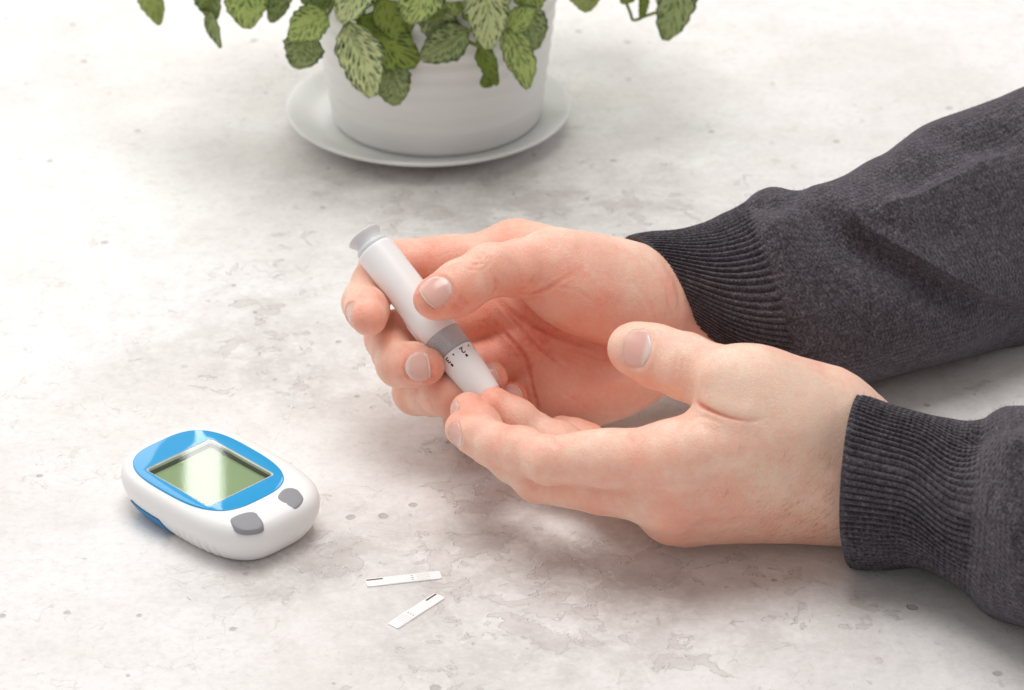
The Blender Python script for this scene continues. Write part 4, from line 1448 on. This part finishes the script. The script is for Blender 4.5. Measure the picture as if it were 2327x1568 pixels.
# ------------------------------------------------------------------ sweater sleeves
def sleeve(stations, n_th, n_s, cuff_end, wales, folds, label, seed, blouse=1.0):
    """station: (upper px, lower px, t, depth radius, near-side offset px)"""
    keys = []
    for (ux, uy), (lx, ly), t, rd, (bx, by) in stations:
        u, l = P(ux, uy, t), P(lx, ly, t)
        c = (u + l) / 2
        mx, my = (ux + lx) / 2, (uy + ly) / 2
        b = P(mx + bx, my + by, t - rd) - c
        keys.append(np.concatenate([c, (u - l) / 2, b]))
    K = catmull(keys, n_s)
    th = np.linspace(0, 2 * math.pi, n_th, endpoint=False)
    # arc length along the sleeve
    ds = np.linalg.norm(np.diff(K[:, :3], axis=0), axis=1)
    arc = np.concatenate([[0], np.cumsum(ds)])
    pts = np.zeros((n_s, n_th, 3)); nr = np.zeros((n_s, n_th, 3))
    for i in range(n_s):
        c, A, B = K[i, :3], K[i, 3:6], K[i, 6:9]
        co, si = np.cos(th), np.sin(th)
        e = 2 / 2.25
        cx = np.sign(co) * np.abs(co) ** e; sx = np.sign(si) * np.abs(si) ** e
        pts[i] = c + cx[:, None] * A + sx[:, None] * B
        o = co[:, None] * A / (A @ A) ** .5 + si[:, None] * B / (B @ B) ** .5
        nr[i] = o / np.linalg.norm(o, axis=1)[:, None]
    V = pts.reshape(-1, 3); N = nr.reshape(-1, 3)
    S = np.repeat(arc, n_th); TH = np.tile(th, n_s)
    # soft crumple growing away from the cuff
    g = np.clip((S - cuff_end * .7) / 40, 0, 1)
    V = V + N * (g * (1.7 * (vnoise(V, 1 / 34., seed) - .5) * 2 + 0.8 * (vnoise(V, 1 / 13., seed + 1) - .5) * 2))[:, None]
    V = V + N * ((1 - g) * 0.5 * (vnoise(V, 1 / 9., seed + 2) - .5) * 2)[:, None]
    flat = V.copy()
    for poly, depth, width in folds:
        # crease lines are given over the photo; find the nearest sleeve surface point for each
        line = []
        scr = (V - CAM); den = scr @ FWD
        sx_ = (scr @ RGT) / den / S_PX + 1163.5; sy_ = 784 - (scr @ UPV) / den / S_PX
        facing = np.einsum('ij,ij->i', N, CAM - V) > 0
        for px, py in poly:
            d2 = (sx_ - px) ** 2 + (sy_ - py) ** 2 + np.where(facing, 0, 1e9)
            line.append(flat[np.argmin(d2)])
        line = catmull(line, 6 * len(line)) if len(line) > 2 else np.array(line)
        d, par = seg_dist(flat, line)
        fade = np.minimum(1, np.minimum(par, 1 - par) * 4 + .15)
        V = V - N * (depth * 1.9 * fade * (np.exp(-d / width) if depth < -2 else np.exp(-(d / width) ** 2)))[:, None]
    rib = 0.5 + 0.5 * np.cos(TH * wales)
    inc = np.clip((cuff_end - S) / 3.0, 0, 1)
    step = 1.0 / (1 + np.exp(-(S - cuff_end) / 1.2))
    ei = np.clip(S / 2.5, .25, 1)
    V = V + N * (inc * ei * 1.6 * (rib ** .42 - .68) + step * 1.3 + step * blouse * np.exp(-((S - cuff_end - 9) / 11) ** 2) * (.6 + .8 * vnoise(flat, 1 / 22., seed + 5)))[:, None]
    V[:, 2] = np.maximum(V[:, 2], 0.15)
    V = V.reshape(n_s, n_th, 3)
    ic = int(np.searchsorted(arc, cuff_end))
    uvg = np.stack([np.tile(th / (2 * math.pi) * wales, n_s), np.repeat(arc / 1.9, n_th)], 1).reshape(n_s, n_th, 2)

    root = None
    out = []
    for nm, a, b, mat in (('sweater_sleeve', ic, n_s, M['knit']), ('ribbed_cuff', 0, ic + 1, M['rib'])):
        R = V[a:b]; U = uvg[a:b]
        if nm == 'sweater_sleeve':
            U = U * np.array([1.15, 1.0])
        if nm == 'ribbed_cuff':
            # turn the edge inwards so the cuff has thickness
            ax = unit(K[0, :3] - K[6, :3])
            cen = R[0].mean(0)
            ins = []
            for k, (sh, fwd) in enumerate(((0.045, .5), (0.085, .3), (0.105, -1.5), (0.16, -8.0), (0.24, -16.0))):
                ins.append(R[0] + (cen - R[0]) * sh + ax * fwd)
            R = np.concatenate([np.array(ins)[::-1], R]); U = np.concatenate([np.repeat(U[:1], 5, 0), U])
        m = len(R)
        f = [(j * n_th + i, j * n_th + (i + 1) % n_th, (j + 1) * n_th + (i + 1) % n_th, (j + 1) * n_th + i) for j in range(m - 1) for i in range(n_th)]
        UU = U.copy()
        ob = mesh_obj(nm, R.reshape(-1, 3) - PERSON_O, f, mat, person if root is None else root)
        lay = ob.data.uv_layers.new(name='UVMap')
        uvl = np.zeros((len(f), 4, 2), np.float32)
        FA = np.array(f)
        uvl[:] = UU.reshape(-1, 2)[FA]
        wrap = (FA[:, 0] % n_th) == n_th - 1
        k_ = (1.15 if nm == 'sweater_sleeve' else 1.0) * wales
        uvl[wrap, 1, 0] += k_; uvl[wrap, 2, 0] += k_
        lay.data.foreach_set('uv', uvl.ravel())
        if root is None:
            root = ob
            tag(ob, label)
        out.append((ob, R))
    # short fuzz standing off the wool
    r = np.random.default_rng(seed)
    hv, hf = [], []
    flatV = V.reshape(-1, 3); flatN = N
    for k in r.integers(0, len(flatV), 5200):
        p, n = flatV[k], flatN[k]
        if n @ (CAM - p) / np.linalg.norm(CAM - p) < -0.35: continue
        d = unit(n * r.uniform(.25, 1.0) + r.normal(size=3) * .8)
        L = r.uniform(.7, 1.9)
        q = unit(d + r.normal(size=3) * .7)
        a, b = tube([p - n * .1, p + d * L * .5, p + d * L * .5 + q * L * .5], [.035, .03, .018], 3, False)
        hf += [tuple(len(hv) + c for c in fc) for fc in b]; hv += list(a)
    fz = mesh_obj('wool_fuzz', np.array(hv) - PERSON_O, hf, M['fuzz'], root)
    tag(fz, kind='stuff')
    return root


M['fuzz'] = plain('wool_fuzz', (0.16, 0.145, 0.16), 0.9, 0.1)
QF = 1.0 if PREVIEW < 1.0 else 0.5
sleeve([((1418, 541), (1566, 774), -60, 27, (38, -32)), ((1560, 520), (1680, 838), -55, 33, (24, -14)), ((1650, 486), (1790, 872), -50, 37, (12, -4)), ((1745, 437), (1870, 888), -44, 41, (6, 0)),
        ((1840, 441), (1960, 870), -38, 42, (0, 0)), ((1990, 371), (2080, 838), -28, 46, (0, 0)), ((2110, 287), (2200, 806), -15, 50, (0, 0)), ((2327, 203), (2350, 765), 5, 54, (0, 0)), ((2600, 90), (2600, 700), 32, 58, (0, 0))],
       int(700 * QF), int(300 * QF), 50.0, 84,
       [([(1838, 446), (1960, 520), (2100, 590), (2230, 650), (2327, 690)], -6.0, 9.5), ([(1850, 480), (1960, 560), (2100, 640), (2240, 705), (2327, 760)], 4.6, 9.0),
        ([(1740, 560), (1800, 500), (1840, 448)], -1.6, 6), ([(1700, 470), (1760, 470), (1830, 455)], 1.6, 6), ([(1990, 480), (2120, 440), (2327, 330)], -4.0, 9), ([(2000, 450), (2140, 385), (2327, 285)], 2.4, 10),
        ([(1950, 560), (2050, 530), (2200, 540)], 1.6, 8), ([(2110, 300), (2200, 330), (2327, 300)], 1.8, 9)],
       'sleeve of the far arm, with a long diagonal fold', 21, 0.4)
sleeve([((1966, 906), (1926, 1284), -152, 34, (-30, -55)), ((2040, 934), (2005, 1285), -154, 33, (-25, -50)), ((2110, 948), (2075, 1284), -157, 33, (-18, -35)), ((2185, 957), (2150, 1312), -161, 36, (-10, 6)), ((2255, 952), (2225, 1362), -168, 41, (0, 4)),
        ((2327, 934), (2330, 1406), -177, 45, (0, 0)), ((2600, 890), (2620, 1540), -202, 50, (0, 0))],
       int(700 * QF), int(240 * QF), 45.0, 84,
       [([(2215, 1030), (2240, 1120), (2235, 1200)], -2.6, 8), ([(2190, 990), (2260, 985), (2327, 1000)], 2.6, 6), ([(2240, 1020), (2327, 1040)], -2.4, 8), ([(2200, 1160), (2230, 1250), (2280, 1330)], 2.2, 8), ([(2250, 1150), (2327, 1200)], -1.5, 9)],
       'sleeve of the near arm, its cuff end resting on the table', 31, 2.4)
